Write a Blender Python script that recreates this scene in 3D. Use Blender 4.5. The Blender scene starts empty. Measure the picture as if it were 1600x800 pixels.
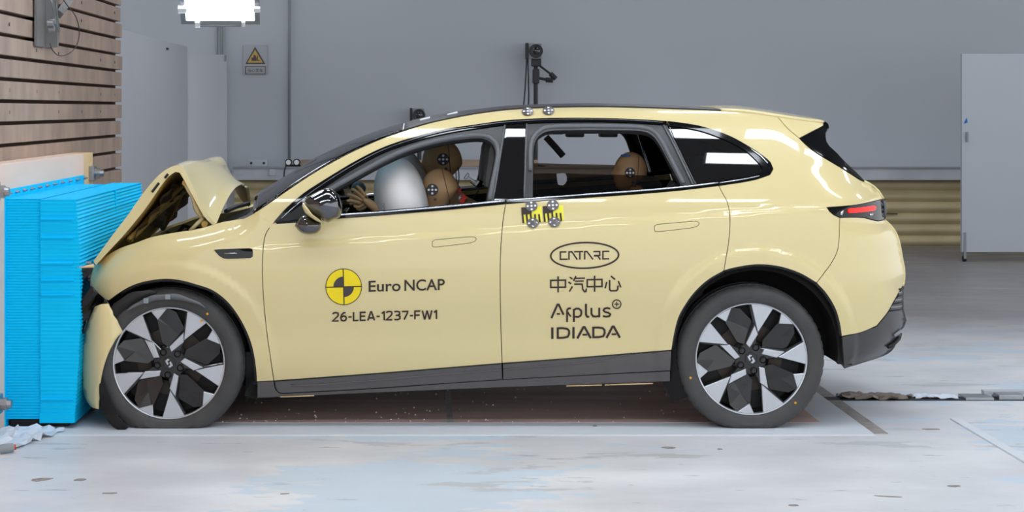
import bpy, bmesh, math, random
from mathutils import Vector, Matrix, geometry
random.seed(7)
S = bpy.context.scene
C = S.collection

# ---------------------------------------------------------------- camera
FPX, VX, VY, EYE = 2600.0, 667.0, 170.0, 1.54
cam_d = bpy.data.cameras.new('camera'); cam = bpy.data.objects.new('camera', cam_d); C.objects.link(cam)
cam_d.sensor_width = 36.0; cam_d.lens = 36.0 * FPX / 1600.0
cam_d.shift_x = (800 - VX) / 1600.0; cam_d.shift_y = (VY - 400) / 1600.0
cam_d.clip_end = 200
cam.location = (0, 0, EYE); cam.rotation_euler = (math.pi / 2, 0, 0)
S.camera = cam

# ---------------------------------------------------------------- world + exposure
w = bpy.data.worlds.new('world'); S.world = w; w.use_nodes = True
bg = w.node_tree.nodes['Background']; bg.inputs[0].default_value = (0.93, 0.965, 1.0, 1); bg.inputs[1].default_value = 1.5
S.view_settings.view_transform = 'Standard'; S.view_settings.look = 'None'
S.view_settings.exposure = 0.0; S.view_settings.gamma = 1.0; S.view_settings.use_curve_mapping = False
LAMP_POWER = 14.0

# ---------------------------------------------------------------- helpers
def P(px, py, Y):
    return Vector(((px - VX) * Y / FPX, Y, EYE - (py - VY) * Y / FPX))
def lin(c):
    return tuple(((v / 255) / 12.92 if v / 255 <= .04045 else ((v / 255 + .055) / 1.055) ** 2.4) for v in c)
MATS = {}
def mat(name, rgb, rough=.5, metal=0., coat=0., noise=0., nscale=8., bump=0., bscale=60., emit=None, alpha=None, spec=.5, stretch=None, dark=None, coat_r=.03, trans=None, rnd=0.):
    """rgb in sRGB 0-255; noise mixes towards `dark` (or a darker tone) with procedural noise."""
    m = bpy.data.materials.new(name); m.use_nodes = True
    nt = m.node_tree; b = nt.nodes['Principled BSDF']
    c = lin(rgb) + (1,)
    b.inputs['Base Color'].default_value = c
    b.inputs['Roughness'].default_value = rough; b.inputs['Metallic'].default_value = metal
    b.inputs['Coat Weight'].default_value = coat; b.inputs['Coat Roughness'].default_value = coat_r
    b.inputs['Specular IOR Level'].default_value = spec
    tc = nt.nodes.new('ShaderNodeTexCoord'); mp = nt.nodes.new('ShaderNodeMapping')
    nt.links.new(tc.outputs['Object'], mp.inputs[0])
    if stretch: mp.inputs['Scale'].default_value = stretch
    if rnd:   # every object gets its own patch of the grain
        oi = nt.nodes.new('ShaderNodeObjectInfo'); mu = nt.nodes.new('ShaderNodeMath'); mu.operation = 'MULTIPLY'; mu.inputs[1].default_value = rnd
        nt.links.new(oi.outputs['Random'], mu.inputs[0]); nt.links.new(mu.outputs[0], mp.inputs['Location'])
    if noise > 0:
        n = nt.nodes.new('ShaderNodeTexNoise'); n.inputs['Scale'].default_value = nscale; n.inputs['Detail'].default_value = 5
        nt.links.new(mp.outputs[0], n.inputs[0])
        r = nt.nodes.new('ShaderNodeMapRange'); r.inputs[1].default_value = .35; r.inputs[2].default_value = .7
        r.inputs[3].default_value = 0; r.inputs[4].default_value = noise
        nt.links.new(n.outputs[0], r.inputs[0])
        mx = nt.nodes.new('ShaderNodeMix'); mx.data_type = 'RGBA'
        d = (lin(dark) if dark else tuple(v * .45 for v in c[:3])) + (1,)
        mx.inputs[6].default_value = c; mx.inputs[7].default_value = d
        nt.links.new(r.outputs[0], mx.inputs[0]); nt.links.new(mx.outputs[2], b.inputs['Base Color'])
    if bump > 0:
        n2 = nt.nodes.new('ShaderNodeTexNoise'); n2.inputs['Scale'].default_value = bscale; n2.inputs['Detail'].default_value = 4
        nt.links.new(mp.outputs[0], n2.inputs[0])
        bp = nt.nodes.new('ShaderNodeBump'); bp.inputs['Strength'].default_value = bump; bp.inputs['Distance'].default_value = .01
        nt.links.new(n2.outputs[0], bp.inputs['Height']); nt.links.new(bp.outputs[0], b.inputs['Normal'])
    if emit:
        b.inputs['Emission Color'].default_value = lin(emit[0]) + (1,); b.inputs['Emission Strength'].default_value = emit[1]
    if trans is not None:   # tinted see-through sheet: fresnel gloss over a tinted transparent
        tr = nt.nodes.new('ShaderNodeBsdfTransparent'); tr.inputs[0].default_value = lin(trans) + (1,)
        gl = nt.nodes.new('ShaderNodeBsdfGlossy'); gl.inputs['Roughness'].default_value = .01
        fr = nt.nodes.new('ShaderNodeFresnel'); fr.inputs[0].default_value = 1.5
        ms = nt.nodes.new('ShaderNodeMixShader')
        nt.links.new(fr.outputs[0], ms.inputs[0]); nt.links.new(tr.outputs[0], ms.inputs[1]); nt.links.new(gl.outputs[0], ms.inputs[2])
        nt.links.new(ms.outputs[0], nt.nodes['Material Output'].inputs[0])
    MATS[name] = m
    return m

W = {}
def link(o, parent=None):
    C.objects.link(o)
    if parent is not None:
        o.parent = parent
        o.matrix_parent_inverse = W[parent.name].inverted()
    W[o.name] = Matrix.Identity(4)
    return o
def tag(o, label, cat, group=None, kind=None):
    if label: o['label'] = label
    if cat: o['category'] = cat
    if group: o['group'] = group
    if kind: o['kind'] = kind
    return o
def struct(o): o['kind'] = 'structure'; return o
def empty(name, loc, label=None, cat=None, group=None):
    o = bpy.data.objects.new(name, None); o.empty_display_size = .1
    C.objects.link(o); o.location = loc; W[o.name] = Matrix.Translation(loc)
    tag(o, label, cat, group); return o
def smooth(me, ang=None):
    for p in me.polygons: p.use_smooth = True
    if ang is not None:
        bm = bmesh.new(); bm.from_mesh(me)
        for e in bm.edges:
            if len(e.link_faces) == 2 and e.calc_face_angle(0) > ang: e.smooth = False
        bm.to_mesh(me); bm.free()
def mesh_obj(name, V, F, m, parent=None, sm=False, ang=None):
    me = bpy.data.meshes.new(name); me.from_pydata([tuple(v) for v in V], [], F); me.update()
    if sm: smooth(me, ang)
    me.materials.append(m)
    return link(bpy.data.objects.new(name, me), parent)

class MB:
    """collects simple solids into one mesh"""
    def __init__(s): s.V = []; s.F = []
    def add(s, V, F):
        n = len(s.V); s.V += [Vector(v) for v in V]; s.F += [[i + n for i in f] for f in F]; return s
    def box(s, x0, x1, y0, y1, z0, z1, M=None, bev=0.):
        if bev:
            b = min(bev, abs(x1 - x0) / 2.01, abs(y1 - y0) / 2.01, abs(z1 - z0) / 2.01)
            bm = bmesh.new(); bmesh.ops.create_cube(bm, size=1)
            for v in bm.verts: v.co = Vector(((x0 + x1) / 2 + v.co.x * (x1 - x0), (y0 + y1) / 2 + v.co.y * (y1 - y0), (z0 + z1) / 2 + v.co.z * (z1 - z0)))
            bmesh.ops.bevel(bm, geom=bm.edges[:], offset=b, segments=2, affect='EDGES', profile=.6)
            V = [v.co.copy() for v in bm.verts]; bm.verts.index_update(); F = [[v.index for v in f.verts] for f in bm.faces]; bm.free()
        else:
            V = [Vector((x, y, z)) for x in (x0, x1) for y in (y0, y1) for z in (z0, z1)]
            F = [[0, 1, 3, 2], [4, 6, 7, 5], [0, 4, 5, 1], [2, 3, 7, 6], [0, 2, 6, 4], [1, 5, 7, 3]]
        if M: V = [M @ v for v in V]
        return s.add(V, F)
    def tube(s, pts, r, n=8, cap=True, closed=False, flat=1.):
        pts = [Vector(p) for p in pts]; V = []; F = []; up = None; k = len(pts)
        for i, p in enumerate(pts):
            if closed: t = (pts[(i + 1) % k] - pts[i - 1]).normalized()
            else: t = (pts[min(i + 1, k - 1)] - pts[max(i - 1, 0)]).normalized()
            if up is None:
                up = Vector((0, 0, 1)) if abs(t.z) < .9 else Vector((1, 0, 0))
            u = (up - t * up.dot(t)).normalized(); v2 = t.cross(u); up = u
            rr = r[i] if isinstance(r, (list, tuple)) else r
            for j in range(n):
                a = 2 * math.pi * j / n
                V.append(p + u * math.cos(a) * rr + v2 * math.sin(a) * rr * flat)
        for i in range(k if closed else k - 1):
            for j in range(n):
                i2 = (i + 1) % k
                F.append([i * n + j, i * n + (j + 1) % n, i2 * n + (j + 1) % n, i2 * n + j])
        if cap and not closed:
            F.append(list(range(n))[::-1]); F.append([(k - 1) * n + j for j in range(n)])
        return s.add(V, F)
    def lathe(s, prof, axis='Y', n=32, c=(0, 0, 0), cap0=False, cap1=False):
        V = []; F = []; c = Vector(c)
        for (r, h) in prof:
            for j in range(n):
                a = 2 * math.pi * j / n; x, z = r * math.cos(a), r * math.sin(a)
                V.append(c + (Vector((x, h, z)) if axis == 'Y' else Vector((x, z, h)) if axis == 'Z' else Vector((h, x, z))))
        for i in range(len(prof) - 1):
            for j in range(n): F.append([i * n + j, i * n + (j + 1) % n, (i + 1) * n + (j + 1) % n, (i + 1) * n + j])
        if cap0: F.append(list(range(n))[::-1])
        if cap1: F.append([(len(prof) - 1) * n + j for j in range(n)])
        return s.add(V, F)
    def prism(s, poly, y0, y1, bev=0.):
        """polygon in XZ, extruded along Y; front (y0) edge chamfered by bev"""
        n = len(poly); ar = sum(poly[i][0] * poly[(i + 1) % n][1] - poly[(i + 1) % n][0] * poly[i][1] for i in range(n))
        if ar < 0: poly = poly[::-1]
        rings = []
        if bev: rings.append((shrink(poly, bev), y0)); rings.append((poly, y0 + bev))
        else: rings.append((poly, y0))
        rings.append((poly, y1))
        V = [(p[0], y, p[1]) for q, y in rings for p in q]; F = [list(range(n))[::1]]
        for i in range(len(rings) - 1):
            for j in range(n): F.append([i * n + j, (i + 1) * n + j, (i + 1) * n + (j + 1) % n, i * n + (j + 1) % n])
        F.append([(len(rings) - 1) * n + j for j in range(n)][::-1])
        return s.add(V, F)
    def build(s, name, m, parent=None, sm=False, ang=None, fix=True):
        o = mesh_obj(name, s.V, s.F, m, parent, sm, ang)
        if fix:
            bm = bmesh.new(); bm.from_mesh(o.data); bmesh.ops.recalc_face_normals(bm, faces=bm.faces[:]); bm.to_mesh(o.data); bm.free()
        return o

def shrink(poly, d):
    n = len(poly); ar = sum(poly[i][0] * poly[(i + 1) % n][1] - poly[(i + 1) % n][0] * poly[i][1] for i in range(n))
    sg = 1 if ar > 0 else -1; out = []
    for i in range(n):
        a = Vector(poly[i - 1]).to_2d() if len(poly[i - 1]) > 2 else Vector(poly[i - 1]); b = Vector(poly[i]); c = Vector(poly[(i + 1) % n])
        e1 = b - a; e2 = c - b
        if e1.length < 1e-9 or e2.length < 1e-9: out.append(tuple(b)); continue
        e1.normalize(); e2.normalize()
        n1 = Vector((-e1.y, e1.x)) * sg; n2 = Vector((-e2.y, e2.x)) * sg
        k = n1 + n2
        if k.length < 1e-4: out.append(tuple(b)); continue
        k.normalize(); out.append(tuple(b + k * d / max(.45, k.dot(n1))))
    return out
def cr(pts, step=6.0):
    """Catmull-Rom through 2-D points"""
    pts = [Vector(p) for p in pts]; out = []
    if len(pts) == 2:
        n = max(1, int((pts[1] - pts[0]).length / step)); return [tuple(pts[0].lerp(pts[1], i / n)) for i in range(n + 1)]
    for i in range(len(pts) - 1):
        p0 = pts[i - 1] if i else pts[0] * 2 - pts[1]; p1 = pts[i]; p2 = pts[i + 1]
        p3 = pts[i + 2] if i + 2 < len(pts) else pts[-1] * 2 - pts[-2]
        n = max(1, int((p2 - p1).length / step))
        for j in range(n):
            t = j / n
            out.append(tuple(.5 * ((2 * p1) + (p2 - p0) * t + (2 * p0 - 5 * p1 + 4 * p2 - p3) * t * t + (3 * p1 - p0 - 3 * p2 + p3) * t ** 3)))
    out.append(tuple(pts[-1])); return out
def loop(*curves, step=6.0):
    out = []
    for c in curves:
        q = cr(c, step)
        if out and (Vector(out[-1]) - Vector(q[0])).length < .3: q = q[1:]
        out += q
    if (Vector(out[-1]) - Vector(out[0])).length < .3: out.pop()
    return out
def rev(c): return c[::-1]
def inpoly(p, poly):
    x, y = p; r = False; n = len(poly); j = n - 1
    for i in range(n):
        xi, yi = poly[i]; xj, yj = poly[j]
        if (yi > y) != (yj > y) and x < (xj - xi) * (y - yi) / (yj - yi) + xi: r = not r
        j = i
    return r
def hermite(tab):
    xs = [a for a, b in tab]; ys = [b for a, b in tab]; n = len(xs)
    d = [(ys[i + 1] - ys[i]) / (xs[i + 1] - xs[i]) for i in range(n - 1)]
    m = [d[0]] + [(d[i - 1] + d[i]) / 2 for i in range(1, n - 1)] + [d[-1]]
    def f(x):
        if x <= xs[0]: return ys[0] + m[0] * (x - xs[0])
        if x >= xs[-1]: return ys[-1] + m[-1] * (x - xs[-1])
        i = 0
        while x > xs[i + 1]: i += 1
        h = xs[i + 1] - xs[i]; t = (x - xs[i]) / h
        return ys[i] * (2 * t ** 3 - 3 * t * t + 1) + m[i] * h * (t ** 3 - 2 * t * t + t) + ys[i + 1] * (-2 * t ** 3 + 3 * t * t) + m[i + 1] * h * (t ** 3 - t * t)
    return f
def sstep(a, b, x):
    t = max(0., min(1., (x - a) / (b - a))); return t * t * (3 - 2 * t)

# ---------------------------------------------------------------- materials
M = {}
M['paint'] = mat('pale_yellow_paint', (225, 207, 152), .34, 0, .9, spec=.3)
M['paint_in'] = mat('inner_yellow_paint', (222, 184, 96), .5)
M['mat_brown'] = mat('brown_insulation', (128, 104, 74), .8, noise=.5, nscale=12)
M['gloss'] = mat('gloss_black', (10, 10, 12), .08, 0, .25, spec=.35)
M['satin'] = mat('satin_black_trim', (52, 53, 55), .38)
M['seal'] = mat('grey_rubber_seal', (98, 100, 103), .45)
M['clad'] = mat('sill_cladding', (88, 84, 84), .3, 0, .3, noise=.25, nscale=9, dark=(60, 56, 55))
M['valance'] = mat('valance_plastic', (64, 61, 61), .28, 0, .3, noise=.3, nscale=7, dark=(48, 45, 45))
M['black'] = mat('matte_black_plastic', (24, 23, 23), .6)
M['liner'] = mat('wheel_liner_felt', (20, 18, 17), .9, bump=.3, bscale=200)
M['tyre'] = mat('tyre_rubber', (62, 61, 61), .62, noise=.35, nscale=14, dark=(84, 82, 80), bump=.08, bscale=120)
M['silver'] = mat('machined_silver', (196, 199, 204), .30, .75)
M['rimblack'] = mat('rim_gloss_black', (16, 16, 17), .13, 0, .5)
M['rimface'] = mat('rim_satin_black', (21, 19, 19), .25, 0, .4)
M['brake'] = mat('brake_disc_iron', (70, 62, 56), .5, .5)
M['chrome'] = mat('chrome', (215, 220, 226), .08, 1)
M['steel'] = mat('zinc_steel', (170, 173, 176), .32, .9, noise=.3, nscale=30)
M['darkchrome'] = mat('dark_chrome', (112, 112, 116), .05, 1)
M['glass'] = mat('clear_glass', (255, 255, 255), 0, trans=(226, 236, 238))
M['screen'] = mat('windscreen_glass', (255, 255, 255), 0, trans=(178, 200, 208))
M['tint'] = mat('privacy_glass', (255, 255, 255), 0, trans=(128, 112, 98))
M['privacy'] = mat('dark_privacy_glass', (14, 12, 12), .02, 0, 1.0)
M['roofglass'] = mat('roof_glass', (46, 42, 41), .3, 0, .0, spec=.25)
M['red'] = mat('red_lamp', (235, 12, 8), .3, emit=((255, 10, 5), 2.2))
M['decal'] = mat('dark_brown_print', (48, 30, 22), .5)
M['greyprint'] = mat('dark_grey_print', (66, 60, 60), .5)
M['yellow'] = mat('signal_yellow_print', (250, 222, 0), .45)
M['lemon'] = mat('lemon_yellow_sticker', (246, 235, 70), .45)
M['marker'] = mat('marker_grey', (104, 99, 100), .3, .3)
M['white'] = mat('white_dot', (246, 246, 248), .4)
M['skin'] = mat('tan_vinyl', (200, 160, 116), .5, noise=.25, nscale=10, dark=(174, 134, 94))
M['seat'] = mat('seat_leather', (62, 60, 60), .5, bump=.15, bscale=150)
M['seatlt'] = mat('seat_grey', (112, 112, 114), .55)
M['bag'] = mat('airbag_cloth', (236, 233, 232), .8, bump=.12, bscale=140, noise=.2, nscale=3, dark=(214, 196, 178))
M['blueshirt'] = mat('blue_cloth', (40, 110, 190), .8)
M['orange'] = mat('red_orange_tape', (225, 62, 36), .55)
M['dash'] = mat('dashboard_plastic', (58, 56, 56), .6)
M['cyan'] = mat('cyan_honeycomb', (0, 200, 255), .6, spec=.12, noise=.25, nscale=3, dark=(0, 182, 244))
M['ply'] = mat('pale_plywood', (240, 210, 192), .6, noise=.45, nscale=3, dark=(222, 192, 174), stretch=(1, .6, 4), bump=.06, bscale=40)
M['plyedge'] = mat('raw_plywood', (232, 200, 150), .6, noise=.4, nscale=6, dark=(214, 180, 128))
M['plank'] = mat('weathered_plank', (172, 148, 132), .65, noise=.75, nscale=3.2, dark=(134, 116, 106), stretch=(1, 1.7, .8), bump=.15, bscale=30, rnd=40.)
M['backing'] = mat('dark_timber_backing', (64, 46, 32), .8)
M['wallp'] = mat('grey_painted_wall', (192, 196, 203), .65, noise=.35, nscale=.35, dark=(176, 180, 187), bump=.03, bscale=20)
M['panelw'] = mat('white_laminate', (196, 198, 204), .5, noise=.3, nscale=.8, dark=(180, 182, 190))
M['boardw'] = mat('cool_white_board', (186, 192, 200), .45, noise=.3, nscale=.6, dark=(172, 180, 188))
M['ceil'] = mat('grey_ceiling', (120, 122, 126), .8)
M['tanridge'] = mat('khaki_corrugated', (206, 190, 150), .7, noise=.5, nscale=2, dark=(170, 154, 118))
M['ledge'] = mat('pale_steel', (196, 200, 206), .4, noise=.3, nscale=3)
M['wood'] = mat('old_timber', (176, 152, 130), .7, noise=.5, nscale=4, dark=(130, 108, 90), stretch=(.4, 1, 3))
M['conduit'] = mat('grey_conduit', (140, 146, 150), .45)
M['camblack'] = mat('camera_black', (40, 42, 46), .5)
M['camgrey'] = mat('camera_grey', (150, 152, 156), .45)
M['glasslens'] = mat('lens_glass', (22, 22, 30), .05, 0, 1)
M['smear'] = mat('grey_smear', (96, 96, 98), .7)
M['bracket'] = mat('dull_bracket_steel', (128, 126, 124), .5, .3, noise=.4, nscale=8)
M['flake'] = mat('grey_flake', (158, 150, 144), .7, noise=.6, nscale=40, dark=(112, 100, 92))
M['signface'] = mat('sign_plastic', (176, 178, 184), .4)
M['signamber'] = mat('sign_amber', (200, 168, 96), .5)
M['signdark'] = mat('sign_dark', (88, 78, 74), .5)
M['lampglow'] = mat('led_panel', (255, 255, 255), .5, emit=((238, 246, 255), LAMP_POWER))
M['lampbody'] = mat('lamp_housing', (150, 152, 156), .35, .5)
M['film'] = mat('white_plastic_film', (214, 222, 232), .4, bump=.2, bscale=30)
M['dirtyfilm'] = mat('dirty_grey_film', (140, 126, 116), .6, noise=.6, nscale=20, dark=(80, 68, 60))
M['plate'] = mat('white_floor_plate', (222, 226, 232), .42, noise=.4, nscale=2.5, dark=(204, 210, 216), stretch=(.35, 1.6, 1), bump=.05, bscale=30)
M['strip'] = mat('grey_steel_strip', (164, 158, 154), .45, noise=.7, nscale=14, dark=(116, 96, 80))
M['crumb'] = mat('white_crumb', (236, 232, 226), .7)
M['wire'] = mat('thin_wire', (70, 62, 58), .5)
M['amber'] = mat('amber_dot', (228, 158, 30), .5)

# ================================================================ THE ROOM
def floor_material():
    m = bpy.data.materials.new('painted_concrete_floor'); m.use_nodes = True
    nt = m.node_tree; b = nt.nodes['Principled BSDF']; N = nt.nodes.new; L = nt.links.new
    tc = N('ShaderNodeTexCoord'); sep = N('ShaderNodeSeparateXYZ'); L(tc.outputs['Object'], sep.inputs[0])
    def noise(scale, sx, sy, detail=6, rough=.55, off=0.):
        mp = N('ShaderNodeMapping'); mp.inputs['Scale'].default_value = (sx, sy, 1); mp.inputs['Location'].default_value = (off, off * 1.7, 0)
        L(tc.outputs['Object'], mp.inputs[0]); n = N('ShaderNodeTexNoise'); n.inputs['Scale'].default_value = scale
        n.inputs['Detail'].default_value = detail; n.inputs['Roughness'].default_value = rough; L(mp.outputs[0], n.inputs[0]); return n.outputs[0]
    def rng(sock, a, b2, lo=0., hi=1.):
        r = N('ShaderNodeMapRange'); r.inputs[1].default_value = a; r.inputs[2].default_value = b2; r.inputs[3].default_value = lo; r.inputs[4].default_value = hi
        L(sock, r.inputs[0]); return r.outputs[0]
    def mix(f, a, c):
        x = N('ShaderNodeMix'); x.data_type = 'RGBA'
        if isinstance(f, float): x.inputs[0].default_value = f
        else: L(f, x.inputs[0])
        for s, i in ((a, 6), (c, 7)):
            if isinstance(s, tuple): x.inputs[i].default_value = lin(s) + (1,)
            else: L(s, x.inputs[i])
        return x.outputs[2]
    col = mix(rng(noise(1.1, 1, 1.6), .38, .66), (226, 226, 228), (206, 206, 210))
    col = mix(rng(noise(.8, .8, 1.9, 8, .62, 3.1), .54, .550, 0, .8), col, (198, 214, 228))            # bluish repaint patches
    col = mix(rng(noise(1.6, .7, 2.2, 8, .65, 9.4), .60, .613, 0, .7), col, (186, 188, 190))           # bare worn spots
    col = mix(rng(noise(5.5, .35, 2.6, 7, .6, 21.), .655, .68, 0, .8), col, (136, 128, 124))          # scuffs
    col = mix(rng(noise(16, .5, 1.6, 4, .6, 33.), .70, .73, 0, .6), col, (128, 118, 112))              # small stains
    # unpainted polished concrete further back in the hall (with ragged border)
    nb = noise(.5, 1, 1, 4, .6, 5.)
    mad = N('ShaderNodeMath'); mad.operation = 'MULTIPLY_ADD'; L(nb, mad.inputs[0]); mad.inputs[1].default_value = 2.2; L(sep.outputs[1], mad.inputs[2])
    far = rng(mad.outputs[0], 11.3, 13.6)
    conc = mix(rng(noise(.7, 1.3, .7), .35, .7), (150, 146, 146), (128, 124, 124))
    col = mix(far, col, conc)
    L(col, b.inputs['Base Color'])
    L(rng(noise(3, .6, 1.6), .3, .7, .30, .5), b.inputs['Roughness'])
    bp = N('ShaderNodeBump'); bp.inputs['Strength'].default_value = .12; bp.inputs['Distance'].default_value = .006
    L(noise(9, 1, 1.5), bp.inputs['Height']); L(bp.outputs[0], b.inputs['Normal'])
    return m
FZ = -.004
struct(mesh_obj('floor', [(-9, -3, FZ), (14, -3, FZ), (14, 19.2, FZ), (-9, 19.2, FZ)], [[0, 1, 2, 3]], floor_material()))
WY = 18.8
struct(MB().box(-9, 14, WY, WY + .2, FZ, 6).build('wall_back', M['wallp']))
struct(MB().box(-9, 14, -3, 19.2, 6, 6.1).build('ceiling', M['ceil']))

# crash block on the left with its timber planks
PX = -2.16
wl = struct(MB().box(-4.5, PX - .05, 3.0, 11.81, FZ, 3.2).build('wall_left', M['backing']))
k = 0
plank_v = None
for i in range(-6, 19):
    zc = 2.0326 - .1135 * i; z0, z1 = zc + .010, zc + .1135 - .010
    if z1 < 0.02: break
    z0 = max(z0, .0)
    b = MB().box(PX - .05, PX + random.uniform(-.004, .004), 3.0, 11.78 + random.uniform(-.03, .02), z0, z1, bev=.003)
    o = b.build('plank', M['plank'], wl)
# screws on the planks, joined per plank row kept tiny
b = MB()
for i in (-2, -1, 0, 1, 2, 4, 5):
    zc = 2.0326 - .1135 * i + .057
    for Y in (8.6, 9.2, 9.75, 10.4, 11.0, 11.5):
        if random.random() < .6: b.box(PX, PX + .005, Y - .002, Y + .002, zc - .009, zc + .009)
b.build('plank_screws', M['wire'], wl)

# white partition panels beyond the block
def panel_board(name, pts, z0, z1, th, m, label, cat):
    (x0, y0), (x1, y1) = pts; d = Vector((x1 - x0, y1 - y0)).normalized(); n = Vector((-d.y, d.x)) * th
    q = [(x0, y0), (x1, y1), (x1 + n.x, y1 + n.y), (x0 + n.x, y0 + n.y)]
    V = [(a, b, z) for z in (z0, z1) for a, b in q]
    o = MB().add(V, [[0, 1, 2, 3], [4, 5, 6, 7], [0, 1, 5, 4], [1, 2, 6, 5], [2, 3, 7, 6], [3, 0, 4, 7]])
    return o
e = empty('partition_panel', (-2.6, 15, 0), 'tall white partition panel just behind the plank wall end', 'panel')
panel_board('', ((-2.6, 12.4), (-2.6, 18.05)), FZ, 2.215, .05, M['panelw'], '', '').build('board', M['panelw'], e)
MB().box(-2.605, -2.59, 16.6, 16.7, 2.13, 2.15).build('clip', M['camblack'], e)
e = empty('partition_panel', (-2.4, 18.3, 0), 'narrower white partition panel standing flat against the back wall', 'panel')
panel_board('', ((-2.63, 18.3), (-2.2, 18.3)), FZ, 2.135, .05, M['panelw'], '', '').build('board', M['panelw'], e)
MB().box(-2.225, -2.205, 18.285, 18.3, 2.06, 2.13).build('bracket', M['conduit'], e)

# skirting: pale ledge above a khaki corrugated guard
LZ = EYE - (262 - VY) * 18.45 / FPX
lg = MB().box(-2.15, 13.8, 18.42, WY, LZ - .135, LZ).build('trim_1', M['ledge']); struct(lg)
MB().box(-2.15, 13.8, 18.40, 18.425, LZ - .008, LZ + .012, bev=.004).build('ledge_lip', M['camgrey'], lg)
gd = struct(MB().box(-2.15, 13.8, 18.62, WY, FZ, LZ - .135).build('trim_2', M['tanridge']))
nr = 6; zt = LZ - .135; hh = zt / nr
for i in range(nr):
    prof = []
    for j in range(9):
        a = math.pi * j / 8; prof.append((18.62 - .055 * math.sin(a), zt - hh * i - hh * j / 8))
    V = [(x, y, z) for x in (-2.15, 13.8) for y, z in prof]
    mesh_obj('ridge', V, [[j, j + 1, j + 10, j + 9] for j in range(8)], M['tanridge'], gd, True)
MB().box(4.95, 5.25, 18.555, 18.57, .36, .375).build('scratch', M['wire'], gd)
# vertical conduits on the wall
for px, y0, y1, r in ((452, -260, 248, .016), (339.5, -260, 300, .012), (346.5, -260, 300, .016)):
    a, c = P(px, y0, 18.76), P(px, y1, 18.76)
    o = struct(MB().tube([(a.x, 18.76, a.z), (a.x, 18.76, c.z)], r, 8).build('trim_3', M['conduit'], None, True))

# ---------------------------------------------------------------- lamps
def flood_lamp(loc, size, tilt, yaw, label, pole_h, group=None, extra=False):
    """rectangular LED flood: housing, glowing diffuser, ears, pole up to the ceiling"""
    e = empty('flood_lamp', loc, label, 'lamp', group)
    R = Matrix.Translation(loc) @ Matrix.Rotation(yaw, 4, 'Z') @ Matrix.Rotation(tilt, 4, 'X')
    sx, sy = size[0] / 2, size[1] / 2
    b = MB().box(-sx - .03, sx + .03, -sy - .03, sy + .03, .012, .09, R, bev=.008)
    b.box(-sx - .03, -sx, -sy - .03, sy + .03, -.012, .02, R).box(sx, sx + .03, -sy - .03, sy + .03, -.012, .02, R)
    b.box(-sx, sx, -sy - .03, -sy, -.012, .02, R).box(-sx, sx, sy, sy + .03, -.012, .02, R)
    b.build('housing', M['lampbody'], e)
    MB().box(-sx, sx, -sy, sy, -.002, .010, R).build('diffuser', M['lampglow'], e)
    for s in (-1, 1):
        MB().box(s * (sx + .03), s * (sx + .07), -.03, .03, .0, .03, R, bev=.006).build('ear', M['lampbody'], e)
        MB().tube([R @ Vector((s * (sx + .05), 0, .02)), R @ Vector((s * (sx + .05), 0, .22)), R @ Vector((0, 0, .26))], .012, 6).build('yoke', M['lampbody'], e)
    if extra:
        for s in (-1, 1):
            MB().box(s * (sx - .004), s * (sx + .035), sy * .46, sy * .62, -.035, -.012, R, bev=.005).build('latch', M['white'], e)
            MB().box(s * (sx * .62), s * (sx * .72), sy - .006, sy + .035, -.03, .0, R, bev=.004).build('latch', M['white'], e)
        MB().box(-sx * .6, sx * .6, sy + .03, sy + .04, -.022, .03, R).build('front_rail', M['steel'], e)
    top = R @ Vector((0, 0, .26))
    MB().tube([top, (top.x, top.y, pole_h)], .02, 8).build('pole', M['conduit'], e)
    return e
lp = P(342, -14, 9.6)
flood_lamp(lp, (.40, .46), math.radians(-42), math.radians(4), 'lit white flood lamp hanging at the top left before the wall', 6.0, None, True)
for i, x in enumerate((-2.4, -1.1, .2, 1.5, 2.8, 4.1)):
    flood_lamp((x, 7.58, 4.0), (1.1, .32), math.radians(8), 0, 'bright overhead flood lamp out of frame above the near side of the car', 6.0, 'overhead flood lamps near row')
flood_lamp((2.22, 6.86, 4.0), (.46, .26), math.radians(14), 0, 'single short flood lamp out of frame that shines in the rear quarter glass', 6.0)
for i, x in enumerate((-2.6, -.9, .8, 2.5, 4.2)):  # unseen row, added to brighten the foreground floor and car side
    flood_lamp((x, 4.4, 4.6), (1.2, .5), math.radians(14), 0, 'added unseen flood lamp out of frame that brightens the foreground floor', 6.0, 'added overhead flood lamps front row')
for i, x in enumerate((-1.0, 2.4, 5.8)):  # unseen row, added only to light the back wall
    flood_lamp((x, 15.4, 4.6), (1.3, .5), math.radians(-14), 0, 'added unseen flood lamp out of frame that lights the back wall', 6.0, 'added overhead flood lamps back row')
for i, x in enumerate((-2.6, -.2, 2.2, 4.6, 7.0)):  # the rightmost one is added to brighten the floor at the right
    flood_lamp((x, 10.6, 4.4), (1.05, .5), math.radians(-8), 0, 'bright overhead flood lamp unseen out of frame above the far side of the car', 6.0, 'overhead flood lamps far row')

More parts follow.
